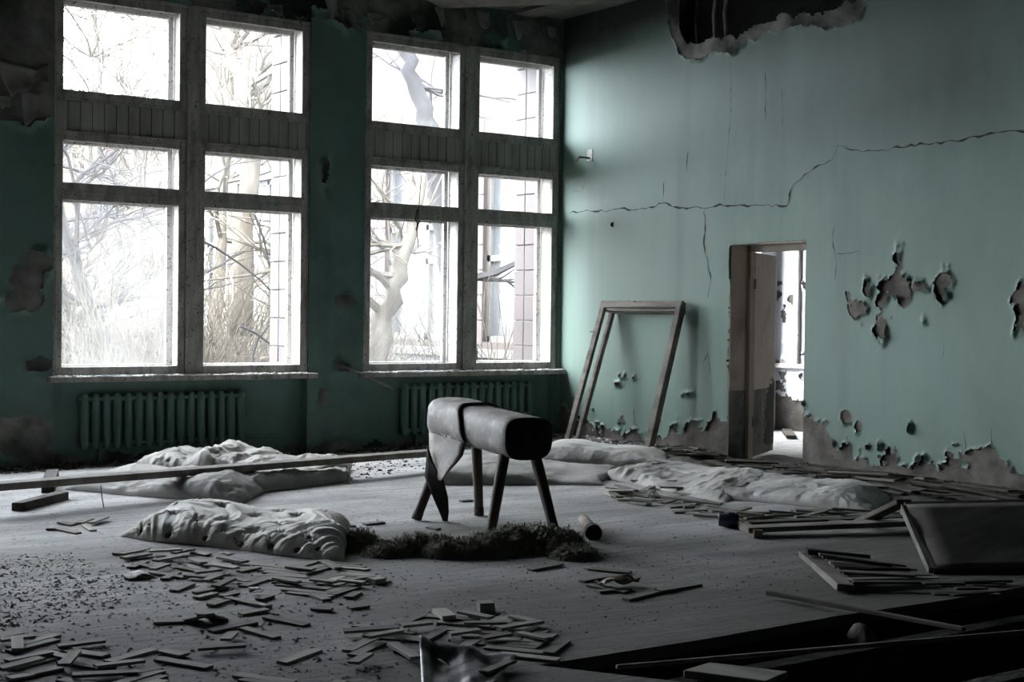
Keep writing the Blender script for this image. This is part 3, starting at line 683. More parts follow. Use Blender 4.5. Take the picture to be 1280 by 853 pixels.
# ================================================================== HORSEHAIR STUFFING
def stuffing():
    pts = [(430,684,12,14),(452,684,16,17),(480,690,18,10),(505,688,18,13),(530,686,20,16),(556,690,22,14),(585,690,24,15),(612,688,24,17),(640,684,26,20),(668,682,28,23),(695,684,28,20),(718,693,20,11)]
    mb = MB(); r = random.Random(3)
    c = [(fl(x, y+4), w_*.0052, h_*.0050) for x, y, w_, h_ in pts]
    # lumpy core
    n = 120; X = np.linspace(3.9, 5.9, n); Y = np.linspace(6.3, 8.1, n); XX, YY = np.meshgrid(X, Y)
    H = np.zeros_like(XX)
    for (p, w_, h_) in c:
        d2 = ((XX-p[0])**2+(YY-p[1])**2)/(w_*1.5)**2
        H = np.maximum(H, h_*1.25*np.clip(1-d2, 0, 1)**.6)
    H = H*(.55+.9*fbm(XX*14, YY*14, 5))
    P = np.stack([XX, YY, H+.001], -1); hc = np.maximum(np.maximum(H[:-1, :-1], H[1:, 1:]), np.maximum(H[1:, :-1], H[:-1, 1:]))
    core = sheet('horsehair_heap', P, MT['fibre'], None, hc > 0, False)
    V = []; F = []
    for k in range(6500):
        i = r.randrange(len(c)); p, w_, h_ = c[i]
        a = r.uniform(0, 2*math.pi); rr = w_*1.6*math.sqrt(r.random())
        x, y = p[0]+rr*math.cos(a), p[1]+rr*math.sin(a)
        ix = min(n-1, max(0, int((x-3.9)/2.0*(n-1)))); iy = min(n-1, max(0, int((y-6.3)/1.8*(n-1))))
        z = float(H[iy, ix])
        if z <= 0 and r.random() < .8: continue
        q = Vector((x, y, z+.002)); d = Vector((r.uniform(-1, 1), r.uniform(-1, 1), r.uniform(-.1, .8))).normalized()
        base = len(V); wv = r.uniform(.0015, .0035)
        for s in range(5):
            sdv = d.cross(Vector((0, 0, 1))); sdv = sdv.normalized() if sdv.length > .01 else Vector((1, 0, 0))
            V += [q+sdv*wv, q-sdv*wv]
            q = q+d*r.uniform(.006, .014); d = (d+Vector((r.uniform(-1, 1), r.uniform(-1, 1), r.uniform(-1, .6)))*.8).normalized()
            q.z = max(q.z, .003)
            if s: F.append((base+2*s-2, base+2*s-1, base+2*s+1, base+2*s))
    b = len(core.data.vertices)
    obj_f = obj('hair_strands', V, F, MT['fibre'], core)
    tag(core, 'long dark heap of horsehair stuffing spilled under the vaulting horse', 'stuffing', kind='stuff'); tag(obj_f, kind='stuff')
stuffing()

# ================================================================== MATTRESSES
def mattress(name, corners, hfun, m, label, nu=120, nv=90, amp=.012, seed=0, wr=(3, 9), edge=.38, parent=None, group=None, power=6, folds=False, edge_j=.03, tufts=None, lift=0.0, pv=None):
    c = [np.array(p, float)[:2] for p in corners]                     # corners: A(u0v0) B(u1v0) C(u1v1) D(u0v1)
    tu = .5-.5*np.cos(np.pi*np.linspace(0, 1, nu)); tv = .5-.5*np.cos(np.pi*np.linspace(0, 1, nv))
    tu = .6*tu+.4*np.linspace(0, 1, nu); tv = .6*tv+.4*np.linspace(0, 1, nv)
    U, Vv = np.meshgrid(tu, tv)
    S = U[..., None]; Tt = Vv[..., None]
    P2 = c[0]*(1-S)*(1-Tt)+c[1]*S*(1-Tt)+c[2]*S*Tt+c[3]*(1-S)*Tt
    P2 = P2+np.stack([vn(U*5, Vv*5, seed+1)-.5, vn(U*5, Vv*5, seed+2)-.5], -1)*edge_j*2
    prof = np.clip((1-np.abs(2*U-1)**power)*(1-np.abs(2*Vv-1)**(pv or power)), 0, 1)**edge
    wx = U*wr[0]+.9*fbm(U*2, Vv*2, seed+3); wy = Vv*wr[1]+1.6*fbm(U*2.2, Vv*2.2, seed+4)
    if folds:
        wx = U*1.5+.5*fbm(U*2, Vv*2, seed+3); wy = (Vv+.30*U)*9+1.6*fbm(U*2.6, Vv*2.2, seed+4)+13*U*(1-Vv)**2.5
    wrk = (ridge(wx, wy, seed+5)-.55)+.35*(ridge(wx*2.1, wy*2.3, seed+9)-.5)
    h = hfun(U, Vv)
    wrk = wrk+.22*(ridge(wx*4.3+3, wy*4.7, seed+21)-.55)
    Z = h*prof+.03*(fbm(U*4, Vv*4, seed+7)-.5)*prof
    if tufts:
        for (a, b) in tufts:
            dd = np.sqrt(((U-a)*1.4)**2+(Vv-b)**2); Z -= .035*np.exp(-(dd/.035)**2)
            ang = np.arctan2(Vv-b, (U-a)*1.4); Z += .007*np.cos(ang*9)*np.exp(-(dd/.07)**2)*(dd > .02)
    Z = np.maximum(Z, .004)
    P = np.concatenate([P2, (Z+lift)[..., None]], -1)
    gu = np.gradient(P, axis=1); gv = np.gradient(P, axis=0); nn_ = np.cross(gu, gv); nn_ /= np.linalg.norm(nn_, axis=-1, keepdims=True)+1e-9
    nn_ *= np.sign(nn_[..., 2:3]+1e-9)
    P = P+nn_*(amp*1.25*wrk*np.clip(Z/.06, 0, 1))[..., None]
    P[..., 2] = np.maximum(P[..., 2], lift+.003)
    cx_, cy_ = P2[..., 0].mean(), P2[..., 1].mean()
    root = empty(name, (cx_, cy_, 0), label, 'mattress', group)
    o = sheet('ticking', P, m, root)
    bot = P.copy(); bot[..., 2] = lift+.001
    sheet('underside', bot[::6, ::6] if False else bot[[0, -1]][:, [0, -1]], m, root, smooth=False, flip=True)
    if tufts:
        tm = bpy.data.meshes.new('tuft'); b = MB()
        b.tube([(0, 0, -.02), (0, 0, .008), (0, 0, .014)], [.022, .021, .012], 10)
        tm.from_pydata(b.V, [], b.F); tm.materials.append(MT['tuft'])
        for (a, bb_) in tufts:
            i = int(np.argmin(abs(tu-a))); j = int(np.argmin(abs(tv-bb_))); p = P[j, i]
            i2 = min(nu-2, max(1, i)); j2 = min(nv-2, max(1, j))
            nn = Vector(P[j2, i2+1]-P[j2, i2-1]).cross(Vector(P[j2+1, i2]-P[j2-1, i2])).normalized()
            if nn.z < 0: nn = -nn
            t = link('tuft', tm, None, root); t.location = Vector(p)-root.location; t.rotation_euler = nn.to_track_quat('Z', 'Y').to_euler()
    return root
# near white mattress: u runs from its left point to the right end, v from the front edge backwards
A, B, C_, D_ = fl(151, 672), fl(425, 704), fl(436, 662), fl(222, 656)
def h_near(u, v):
    hump = .06*np.exp(-((u-.40)/.24)**2-((v-.85)/.4)**2)+.03*np.exp(-((u-.15)/.2)**2-((v-.7)/.5)**2)
    return .145+hump+.035*np.clip((u-.75)/.25, 0, 1)-.05*np.clip((.12-u)/.12, 0, 1)
tf = [(.07, .2), (.12, .55), (.2, .25), (.22, .7), (.33, .2), (.36, .6), (.45, .3), (.47, .12), (.5, .8), (.56, .5), (.6, .14), (.66, .72), (.7, .35), (.74, .14), (.78, .6), (.84, .32), (.88, .75), (.86, .12), (.93, .4), (.10, .04), (.24, .035), (.40, .04), (.55, .03), (.70, .035), (.82, .03), (.90, .045)]
mattress('mattress', [A, B, C_, D_], h_near, MT['tick'], 'creased off-white tufted mattress lying in the open, left of the vaulting horse', 190, 130, .030, 2, (5, 9), edge=.45, power=9, pv=3.2, folds=True, tufts=tf)
# grey mattresses heaped by the left window, under the long plank
A, B, C_, D_ = fl(82, 613), fl(300, 632), fl(350, 602), fl(150, 592)
mattress('mattress', [A, B, C_, D_], lambda u, v: .085+.075*np.exp(-((u-.78)/.16)**2)+.03*np.sin(u*9)**2, MT['tick_grey'], 'grey crumpled mattress under the left end of the long plank', 130, 90, .040, 31, (6, 7), group='grey mattresses below the left window')
A, B, C_, D_ = fl(255, 626), fl(438, 602), fl(430, 578), fl(300, 590)
mattress('mattress', [A, B, C_, D_], lambda u, v: .13+.03*np.cos(v*7)-.05*u, MT['tick_grey'], 'grey folded mattress crossed by the long plank, to the right of its heap', 130, 90, .036, 41, (7, 6), group='grey mattresses below the left window')
A, B, C_, D_ = fl(160, 592), fl(300, 596), fl(370, 578), fl(190, 580)
mattress('mattress', [A, B, C_, D_], lambda u, v: .10+.09*np.exp(-((u-.22)/.10)**2)+.10*np.exp(-((u-.66)/.22)**2)+.03*np.sin(u*23), MT['tick_grey'], 'grey bunched-up mattress between the long plank and left radiator', 130, 90, .042, 51, (10, 6), edge=.6, group='grey mattresses below the left window')
rl = MB(); a = fl(398, 592, .04); b = fl(434, 582, .04); rl.tube([a, a*.5+b*.5+np.array([0, 0, .01]), b], [.05, .062, .05], 12)
tag(rl.build('rolled_cloth', MT['tick_grey'], None, True), 'small grey roll of cloth at the right edge of the mattress heap', 'cloth')
# right-hand mattresses behind the horse
A, B, C_, D_ = fl(530, 606), fl(752, 608), fl(770, 586), fl(560, 582)
mattress('mattress', [A, B, C_, D_], lambda u, v: .125+.03*np.sin(u*6)-.045*u, MT['tick_grey'], 'flat grey mattress lying just behind the legs of the vaulting horse', 130, 70, .020, 61, (7, 5), edge=.38, power=6)
A, B, C_, D_ = fl(640, 584), fl(835, 584), fl(838, 572), fl(690, 566)
mattress('mattress', [A, B, C_, D_], lambda u, v: .20-.06*u+.02*np.sin(u*8), MT['tick_grey'], 'thick rolled grey mattress at the foot of the leaning wooden frame', 120, 60, .022, 71, (6, 4), edge=.6, power=3)
A, B, C_, D_ = fl(745, 596), fl(905, 630), fl(985, 604), fl(840, 578)
mattress('mattress', [A, B, C_, D_], lambda u, v: .07+.03*np.sin(u*7+v*3), MT['tick_grey'], 'thin wrinkled grey mattress spread flat before the doorway', 140, 90, .030, 81, (14, 4), edge=.6)
A, B, C_, D_ = fl(872, 622), fl(1088, 642), fl(1120, 622), fl(930, 594)
mattress('mattress', [A, B, C_, D_], lambda u, v: .075+.05*np.exp(-((u-.05)/.1)**2)+.05*np.exp(-((u-.8)/.15)**2), MT['tick_grey'], 'limp grey mattress cover sprawled in front of the boards by the right wall', 140, 80, .030, 91, (8, 4), edge=.55)

# ================================================================== LEANING FRAME
def casing():
    root = empty('loose_casement', (9.7, 11.8, 0), 'bare grey wooden window frame leaning against the green wall', 'frame')
    bl, br2 = Vector((9.60, 12.46, .03)), Vector((9.70, 11.22, .03)); tl, tr2 = Vector((9.965, 12.27, 1.61)), Vector((9.965, 11.02, 1.61))
    nrm = (tl-bl).cross(br2-bl).normalized()
    if nrm.x > 0: nrm = -nrm
    def fr(off, ins, wst, dep, nm):
        o = nrm*off; d = (br2-bl).normalized()*ins; uz = (tl-bl).normalized()*ins
        for nme, p, q in ((nm, bl+o+d, tl+o+d-uz), (nm, br2+o-d, tr2+o-d-uz)):
            mb = MB(); mb.bar(p, q, wst, dep, up=nrm, jit=.004); bevel(mb.build('stile', MT['wood'], root), .006)
        dd = (br2-bl).normalized()*wst*.5
        mb = MB(); mb.bar(tl+o+d-uz-dd-(tl-bl).normalized()*wst*.5, tr2+o-d-uz+dd-(tl-bl).normalized()*wst*.5, dep, wst, up=(tl-bl).normalized(), jit=.004); bevel(mb.build('head', MT['wood'], root), .006)
    fr(.055, 0, .075, .045, 'stile')
    fr(-.045, .055, .06, .05, 'stile')
    mb = MB(); mb.bar(tl-nrm*.0-(tl-bl).normalized()*.10, tr2-(tl-bl).normalized()*.10, .10, .018, up=(tl-bl).normalized()); mb.build('lining', MT['wood'], root)
    mb = MB(); mb.bar(br2-(br2-bl).normalized()*.03, tr2-(br2-bl).normalized()*.03, .018, .10, up=nrm); mb.build('lining', MT['wood'], root)
    mb = MB(); p = tl.lerp(bl, .22)+nrm*.085; mb.bar(p, p+Vector((-.02, .05, .0)), .012, .012); mb.build('hinge_plate', MT['metal'], root); mb = MB(); p = tl.lerp(tr2, .35)+nrm*.08; mb.bar(p, p+Vector((0, -.10, -.01)), .02, .012); mb.build('hinge_plate', MT['metal'], root)
casing()

# ================================================================== LONG PLANK, LOOSE BOARDS
def plank(name, p, q, w_, h_, m, label, cat='plank', group=None, up=(0, 0, 1), jit=.003, roll=0):
    mb = MB(); d = (Vector(q)-Vector(p)).normalized(); u = Vector(up)
    if roll: u = Matrix.Rotation(roll, 3, d) @ u
    mb.bar(p, q, w_, h_, up=u, jit=jit); o = bevel(mb.build(name, m), .004)
    tag(o, label, cat, group); return o
pl = plank('long_plank', fl(-30, 610, .20), fl(542, 566, .16), .16, .05, MT['wood'], 'very long grey plank running across the mattresses below the windows')
for (x, y) in ((126, 602), (433, 577)):
    a = fl(x, y+5, .17); mb = MB(); mb.tube([a, a+np.array([.01, 0, -.09]), a+np.array([.02, -.01, -.165])], .004, 5); mb.build('nail', MT['metal'], pl)
plank('wooden_block', fl(22, 634, .03), fl(79, 619, .03), .09, .06, MT['wood_dark'], 'short dark timber offcut on the floor beneath the long plank')
sup = plank('timber_prop', fl(60, 612, .03), fl(66, 596, .03), .10, .12, MT['wood_dark'], 'squat dark timber prop beneath the far left of the long plank')
plank('dark_slat', fl(205, 579, .02), fl(160, 583, .03), .05, .02, MT['wood_dark'], 'thin dark slat on the floor behind the bunched-up mattress')
# stick on the wall below the windows
mb = MB(); mb.tube([on_y(418, 454, D-.02), on_y(450, 466, D-.10), on_y(492, 487, D-.16)], .013, 7)
tag(mb.build('stick', MT['wood'], None, True), 'thin grey stick hung slantwise on the wall between the windows', 'stick')
# wire hanging in the right window
mb = MB(); Y = D-.01
mb.tube([on_y(527, 217, Y), on_y(525, 240, Y), on_y(523, 268, Y), on_y(521, 285, Y), on_y(523, 312, Y)], .0045, 5)
mb.tube([on_y(522, 262, Y), on_y(519, 275, Y), on_y(523, 280, Y), on_y(520, 288, Y), on_y(525, 275, Y)], .008, 5)
tag(mb.build('wire', MT['crack'], None, True), 'dark knotted wire hanging from the transom of the right window', 'wire')
# bracket on the right wall
br = empty('wall_bracket', on_x(738, 200, RX), 'small rusty metal bracket high on the wall beside the right window', 'bracket')
p = on_x(738, 198, RX)
mb = MB(); mb.box((RX-.014, p[1]-.05, p[2]-.03), (RX-.003, p[1]+.05, p[2]+.10)); bevel(mb.build('plate', MT['frame_in'], br))
mb = MB(); mb.tube([(RX-.01, p[1], p[2]), (RX-.14, p[1]+.03, p[2]+.01), (RX-.17, p[1]+.04, p[2]-.04)], .012, 7); mb.build('arm', MT['metal'], br, True)

# rolled log near the heap
lg = empty('wooden_roller', fl(738, 668), 'short round wooden roller with dark end beside the horsehair heap', 'roller')
a = np.array(fl(729, 659)); b = np.array(fl(742, 676)); a[2] = .047; b[2] = .05
mb = MB(); mb.tube([a, b], [.04, .042], 16); mb.build('shaft', MT['leather_brown'], lg, False)
d = (b-a)/np.linalg.norm(b-a)
mb = MB(); mb.tube([b-d*.12, b-d*.06, b+d*.01], [.05, .056, .054], 16); mb.build('dark_head', MT['leather_dark'], lg, False)

# ---- right foreground: collapsed door panel, brace, planks, slat box
def panel():
    root = empty('fallen_door', fl(1210, 690), 'large dirty grey door panel lying tilted at the right edge of the floor', 'door')
    a, b = Vector(fl(1132, 634, .30)), Vector(fl(1166, 713, .02)); ln = Vector((2.0, -1.05, 0))
    c, d = b+Vector((1.6, -.93, .0)), a+Vector((1.75, -1.0, .05))
    up = (b-a).cross(d-a).normalized()
    if up.z < 0: up = -up
    n = 14; P = np.zeros((n, n, 3)); 
    for i in range(n):
        for j in range(n):
            s, t = i/(n-1), j/(n-1); q = (a*(1-t)+b*t)*(1-s)+(d*(1-t)+c*t)*s
            P[i, j] = q+up*.015*float(vn(np.array(s*3), np.array(t*3), 4))
    sheet('face_sheet', P, MT['parquet_dark'], root, thick=.012)
    mb = MB(); mb.bar(a-up*.01, b-up*.01, .05, .05, up=up, jit=.004); mb.build('edge_rail', MT['wood'], root)
    mb = MB(); mb.bar(b-up*.02, c-up*.02, .05, .045, up=up, jit=.004); mb.build('edge_rail', MT['wood_dark'], root)
    mb = MB(); mb.bar(a-up*.01, d-up*.01, .06, .05, up=up, jit=.004); mb.build('edge_rail', MT['wood'], root)
panel()
plank('brace_board', fl(1075, 653, .02), fl(1130, 628, .27), .10, .035, MT['wood_dark'], 'dark slanted board propping up the fallen door panel')
plank('floor_plank', fl(930, 662, .045), fl(1145, 653, .06), .15, .035, MT['wood'], 'pale long plank lying between the blue cap and the fallen door')
plank('floor_plank', fl(925, 655, .02), fl(1130, 647, .03), .12, .03, MT['wood_dark'], 'darker long plank lying behind the pale plank near the fallen door')
plank('batten', fl(920, 652, .03), fl(948, 668, .03), .06, .05, MT['leather_brown'], 'reddish-brown batten across the end of the pale plank')
mb = MB(); p = np.array(fl(911, 660)); 
mb.tube([p+np.array([-.05, .05, .055]), p+np.array([.0, 0, .055]), p+np.array([.05, -.04, .05])], [.045, .055, .05], 14)
tag(bevel(mb.build('blue_canister', MT['blue'], None, False)), 'small dark blue canister lying at the left end of the pale plank', 'canister')
def slat_box():
    root = empty('broken_crate', fl(1090, 715), 'collapsed slatted crate of dark laths lying on the right floor', 'crate')
    tl, bl = fl(1012, 690, .09), fl(1060, 733, .02)
    mb = MB(); mb.bar(fl(1008, 692, .06), fl(1058, 735, .03), .10, .035, up=(0, 0, 1), jit=.006); bevel(mb.build('end_board', MT['wood'], root))
    mb = MB(); mb.bar(fl(1008, 690, .10), fl(1085, 697, .05), .05, .03, jit=.006); mb.build('top_board', MT['wood_dark'], root)
    r = random.Random(5)
    for k in range(11):
        t = (k+.5)/11
        p = Vector(fl(1022+46*t, 692+38*t, .10-.06*t)); q = Vector(fl(1112+60*t+r.uniform(-12, 12), 702+26*t+r.uniform(-3, 3), .03+r.uniform(0, .03)))
        mb = MB(); mb.bar(p, q, .045, .012, jit=.006); mb.build('slat', MT['wood_dark'] if k % 3 else MT['wood'], root)
slat_box()
r = random.Random(15); LATHS = []
for k in range(9):
    x = 1120+r.uniform(0, 80); y = 728+r.uniform(0, 16)
    plank('lath', fl(x, y, .012+.006*k), fl(x+r.uniform(30, 70), y-r.uniform(-3, 5), .015+.006*k), .05, .012, MT['wood_dark'], 'thin dark lath in the little pile between the crate and pit edge', group='laths near the pit edge', jit=.004)
    LATHS.append((x, y, bpy.context.scene.collection.objects[-1]))
# planks over the pit
plank('crossing_plank', fl(960, 741, .03), fl(1205, 787, .06), .035, .018, MT['wood_dark'], 'dark plank slanting from the floor out across the pit')
plank('crossing_plank', fl(770, 834, .05), fl(1330, 786, .09), .024, .02, MT['wood'], 'paler long batten lying across the open pit at the front')
plank('sunken_joist', fl(985, 800, -.25), fl(960, 840, -.3), .10, .10, MT['wood_dark'], 'dark stub of timber standing in the pit below the batten')
mb = MB()
bmv = bmesh.new(); bmesh.ops.create_icosphere(bmv, subdivisions=3, radius=1)
p = np.array(fl(1077, 797, -.06))
V = [(v.co.x*.06*(1+.5*float(vn(np.array(v.co.x*2), np.array(v.co.y*2+v.co.z), 3)-.5))+p[0], v.co.y*.09+p[1], v.co.z*.11*(1+.3*float(vn(np.array(v.co.z*2), np.array(v.co.y*2), 5)-.5))+p[2]-.05) for v in bmv.verts]
F = [tuple(v.index for v in f.verts) for f in bmv.faces]; bmv.free()
tag(obj('stone', V, F, MT['rubble_dark'], None, True), 'rounded pale stone sticking up in the pit behind the batten', 'stone')
plank('slab_board', fl(905, 850, -.03), fl(935, 838, -.06), .35, .03, MT['wood'], 'grey broad board at the near corner of the pit')
# torn oilcloth at the bottom
def oilcloth():
    n = 24; P = np.zeros((n, n, 3)); c = [fl(528, 884), fl(606, 872), fl(646, 830), fl(524, 826)]
    for i in range(n):
        for j in range(n):
            s, t = i/(n-1), j/(n-1)
            q = (c[0]*(1-s)+c[1]*s)*(1-t)+(c[3]*(1-s)+c[2]*s)*t
            z = .008+.045*math.exp(-((s-.02)/.09)**2)*(.4+.6*t)+.025*math.exp(-((s-.55)/.12)**2)*t*t+.018*abs(math.sin(s*5+t*3))*t+.022*float(vn(np.array(s*6), np.array(t*6), 8))+.05*math.exp(-((t-.95)/.08)**2)*(1-s)
            P[i, j] = (q[0], q[1], z)
    o = sheet('oilcloth', P, MT['sheet'], None, thick=.004, flip=True)
    tag(o, 'crumpled dark glossy oilcloth scrap at the bottom edge of the picture', 'cloth')
    mb = MB(); a = fl(552, 828, .05); mb.bar(a, a+np.array([.03, .02, -.01]), .05, .003, up=(0, -.5, 1)); tag(mb.build('white_bit', MT['paper']), 'small white piece painting a highlight on the dark oilcloth', 'paper')  # white piece stands in for a highlight on the oilcloth
    plank('splinter', fl(604, 842, .03), fl(641, 826, .03), .045, .015, MT['wood'], 'pointed grey splinter sticking out of the oilcloth')
oilcloth()

# ================================================================== PARQUET
BLK = {}
def block_mesh(L, w_, t, key, m):
    k = (round(L, 2), round(w_, 3), key)
    if k in BLK: return BLK[k]
    mb = MB(); r = random.Random(hash(k) & 0xffff)
    V = []
    for z in (0, t):
        for a, b in ((-1, -1), (1, -1), (1, 1), (-1, 1)): V.append((a*L/2+r.uniform(-.004, .004), b*w_/2+r.uniform(-.002, .002), z))
    mb.add(V, [(0,3,2,1),(4,5,6,7),(0,1,5,4),(1,2,6,5),(2,3,7,6),(3,0,4,7)])
    me = bpy.data.meshes.new('parquet_block'); me.from_pydata(mb.V, [], mb.F); me.update(); me.materials.append(m); BLK[k] = me; return me
PM = {'n': MT['parquet'], 'p': MT['parquet_pale'], 'd': MT['parquet_dark'], 'k': MT['wood_dark']}
# laid parquet still in place: herringbone pieces, children of the floor
def inside(x, y, poly):
    c = False; n = len(poly)
    for i in range(n):
        x1, y1 = poly[i][:2]; x2, y2 = poly[i-1][:2]
        if (y1 > y) != (y2 > y) and x < (x2-x1)*(y-y1)/(y2-y1)+x1: c = not c
    return c
def herring(polypx, rot, keep, seed):
    poly = [fl(*q) for q in polypx]; r = random.Random(seed)
    cx_ = sum(p[0] for p in poly)/len(poly); cy_ = sum(p[1] for p in poly)/len(poly)
    L, w_ = .27, .054; ca, sa = math.cos(rot), math.sin(rot); cnt = 0
    for i in range(-45, 45):
        for j in range(-12, 12):
            for o_ in (0, 1):
                bx = i*w_+j*L; by = i*w_-j*L
                if o_ == 0: lx, ly, a = bx+L/2, by+w_/2, 0
                else: lx, ly, a = bx+w_/2-0*w_, by+w_+L/2, math.pi/2
                x = cx_+lx*ca-ly*sa; y = cy_+lx*sa+ly*ca
                if not inside(x, y, poly) or r.random() > keep or cnt >= 130: continue
                m = r.choice('nnnnddp' if r.random() < .35 else 'nnnd')
                b = link('parquet_block', block_mesh(L-.003, w_-.002, .014, m, PM[m]), None, floor); cnt += 1
                b.location = (x+r.uniform(-.006, .006), y+r.uniform(-.006, .006), .0005+r.uniform(0, .004)-.006); b.rotation_euler = (r.uniform(-.02, .02), r.uniform(-.01, .02), rot+a+r.uniform(-.04, .04))
herring([(322, 706), (430, 704), (470, 722), (448, 742), (350, 748), (312, 725)], .55, .80, 1)
herring([(425, 800), (520, 775), (640, 772), (705, 806), (665, 835), (560, 815), (470, 845), (430, 860)], .62, .62, 2)
herring([(-10, 800), (60, 800), (140, 812), (230, 812), (300, 822), (280, 870), (-10, 880)], .5, .22, 3)
herring([(300, 840), (420, 800), (430, 860), (300, 880)], .5, .25, 4)
# loose blocks (pixel ends of each block, z, tone); clusters share a label because nothing tells the members apart
CL = {}
LOOSE = {
 ('loose parquet block in the scattered heap in front of the white mattress', 'parquet blocks before the white mattress'): [
  (142,695,177,689,0,'d'),(150,699,185,693,.02,'n'),(152,702,188,696,.01,'n'),(163,712,183,704,.0,'d'),(192,708,227,701,.02,'n'),(189,717,210,711,.015,'n'),(161,726,186,722,0,'d'),
  (188,718,231,724,.0,'n'),(231,724,285,728,.01,'d'),(244,721,274,718,.015,'n'),(217,741,239,732,0,'n'),(244,743,283,737,.0,'d'),(216,696,241,692,.015,'d'),(274,700,307,707,.01,'n'),(238,702,255,709,.01,'n'),
  (253,711,280,711,.01,'d'),(285,750,330,760,0,'n'),(200,698,222,712,0,'d'),(246,750,268,744,.0,'n'),(270,739,290,731,.02,'d'),(276,748,296,744,.0,'d'),(225,712,250,716,0,'d'),(255,733,276,726,.02,'n'),(291,724,312,730,0,'n'),(262,760,285,752,0,'d'),(300,716,322,712,0,'n'),(206,726,222,718,.0,'d'),(174,708,196,712,.0,'d')],
 ('pale loose parquet block on top of the scattered heap before the white mattress', 'pale blocks before the white mattress'): [(182,699,230,696,.035,'p'),(267,714,296,720,.03,'p'),(240,692,262,696,.0,'p')],
 ('loose parquet block lying singly on the bare floor in the left foreground', 'single blocks in the left foreground'): [
  (189,781,248,778,0,'n'),(334,775,381,783,0,'d'),(302,788,347,800,0,'n'),(264,791,316,781,.0,'d'),(281,808,292,797,.015,'n'),(247,817,308,814,.015,'d'),(203,816,228,822,.0,'n'),(69,814,134,806,.01,'d'),(389,763,416,765,0,'d'),(434,750,448,742,0,'d'),(439,762,456,760,0,'d'),(300,752,334,761,0,'n'),(300,770,334,765,0,'n'),(323,752,339,747,.0,'d'),(392,746,408,752,0,'n')],
 ('loose parquet block in the jumble at the bottom left corner', 'blocks in the bottom left corner'): [
  (21,804,22,822,.02,'n'),(80,841,94,826,.025,'n'),(0,806,41,800,.01,'n'),(-4,799,30,794,0,'n'),(6,833,66,821,.01,'d'),(-2,845,52,832,.02,'n'),(119,840,178,832,.012,'n'),(90,850,172,846,.01,'d'),(36,846,74,838,0,'n'),(160,846,200,838,0,'d'),(50,818,90,826,0,'n'),(10,852,40,846,.0,'p')],
 ('loose parquet block at the edge of the laid patch right of the white mattress', 'blocks right of the white mattress'): [(389,731,420,735,.02,'n'),(423,732,456,735,.02,'p'),(439,730,464,727,.015,'n'),(404,706,424,716,.015,'n'),(360,713,392,718,.015,'n'),(345,728,372,734,.015,'n')],
 ('loose parquet block near the torn oilcloth in the middle foreground', 'blocks near the oilcloth'): [(575,772,614,780,.02,'n'),(578,787,636,786,.02,'d'),(624,793,675,785,.02,'n'),(638,776,678,786,.015,'n'),(645,796,687,807,.015,'n'),(432,796,495,793,.02,'d'),(455,807,502,797,.025,'n'),(560,800,600,796,.02,'n'),(490,812,520,832,.02,'n'),(600,806,640,800,.02,'d'),(440,838,462,826,.02,'n'),(500,790,540,786,.02,'n')],
 ('small parquet block lying with others in a loose star left of the white mattress', 'blocks left of the white mattress'): [(75,655,92,658,0,'d'),(99,656,113,650,0,'n'),(114,657,132,651,.012,'n'),(105,658,117,665,0,'p'),(60,663,73,663,0,'d'),(73,663,97,668,0,'n')],
 ('dark splinter of board lying on the open floor right of the horsehair heap', 'splinters right of the horsehair heap'): [(663,714,700,708,0,'d'),(738,713,786,718,0,'d'),(727,729,765,722,.0,'d'),(737,734,782,742,.0,'d'),(782,752,836,738,.0,'d'),(824,742,872,732,.0,'d'),(745,742,790,738,0,'d')],
 ('dark chip of wood on the floor behind the horse legs', 'chips behind the horse'): [(425,655,440,660,0,'d'),(536,661,548,663,0,'d'),(455,657,480,655,0,'d'),(575,628,590,627,0,'d')],
}
def note(key, x, y, o): CL.setdefault(key, []).append((x, y, o))
def place(name, x1, y1, x2, y2, z, m, label, cat, group, w_=.05, t=.012, rr=rnd):
    a, b = np.array(fl(x1, y1)), np.array(fl(x2, y2)); d = b-a; L = float(np.linalg.norm(d)); L = max(.08, round(L/.05)*.05)
    o = link(name, block_mesh(min(L, .6), w_, t, m, PM[m])); c = (a+b)/2
    o.location = (c[0], c[1], z+.002); o.rotation_euler = (rr.uniform(-.06, .06), rr.uniform(-.03, .03)-z*.6, math.atan2(d[1], d[0]))
    tag(o, label, cat, group); return o
for (lab, grp), L in LOOSE.items():
    for (x1, y1, x2, y2, z, m) in L: note((grp, 'splinter' if 'splinter' in grp or 'chips' in grp else ('pale block' if 'pale' in grp else 'parquet block')), (x1+x2)/2, (y1+y2)/2, place('parquet_block', x1, y1, x2, y2, z, m, lab, 'wood block', grp))
o = place('parquet_block', 465, 731, 478, 729, 0, 'p', 'single pale tan parquet block lying apart in front of the horsehair heap', 'wood block', None, .06, .03)
place('parquet_block', 599, 765, 614, 764, .0, 'n', 'thick grey block standing alone near the top of the middle foreground parquet', 'wood block', None, .06, .045)
place('parquet_block', 549, 769, 561, 779, .012, 'p', 'pale block lying across the middle foreground parquet, left of the thick one', 'wood block', None, .07, .02)
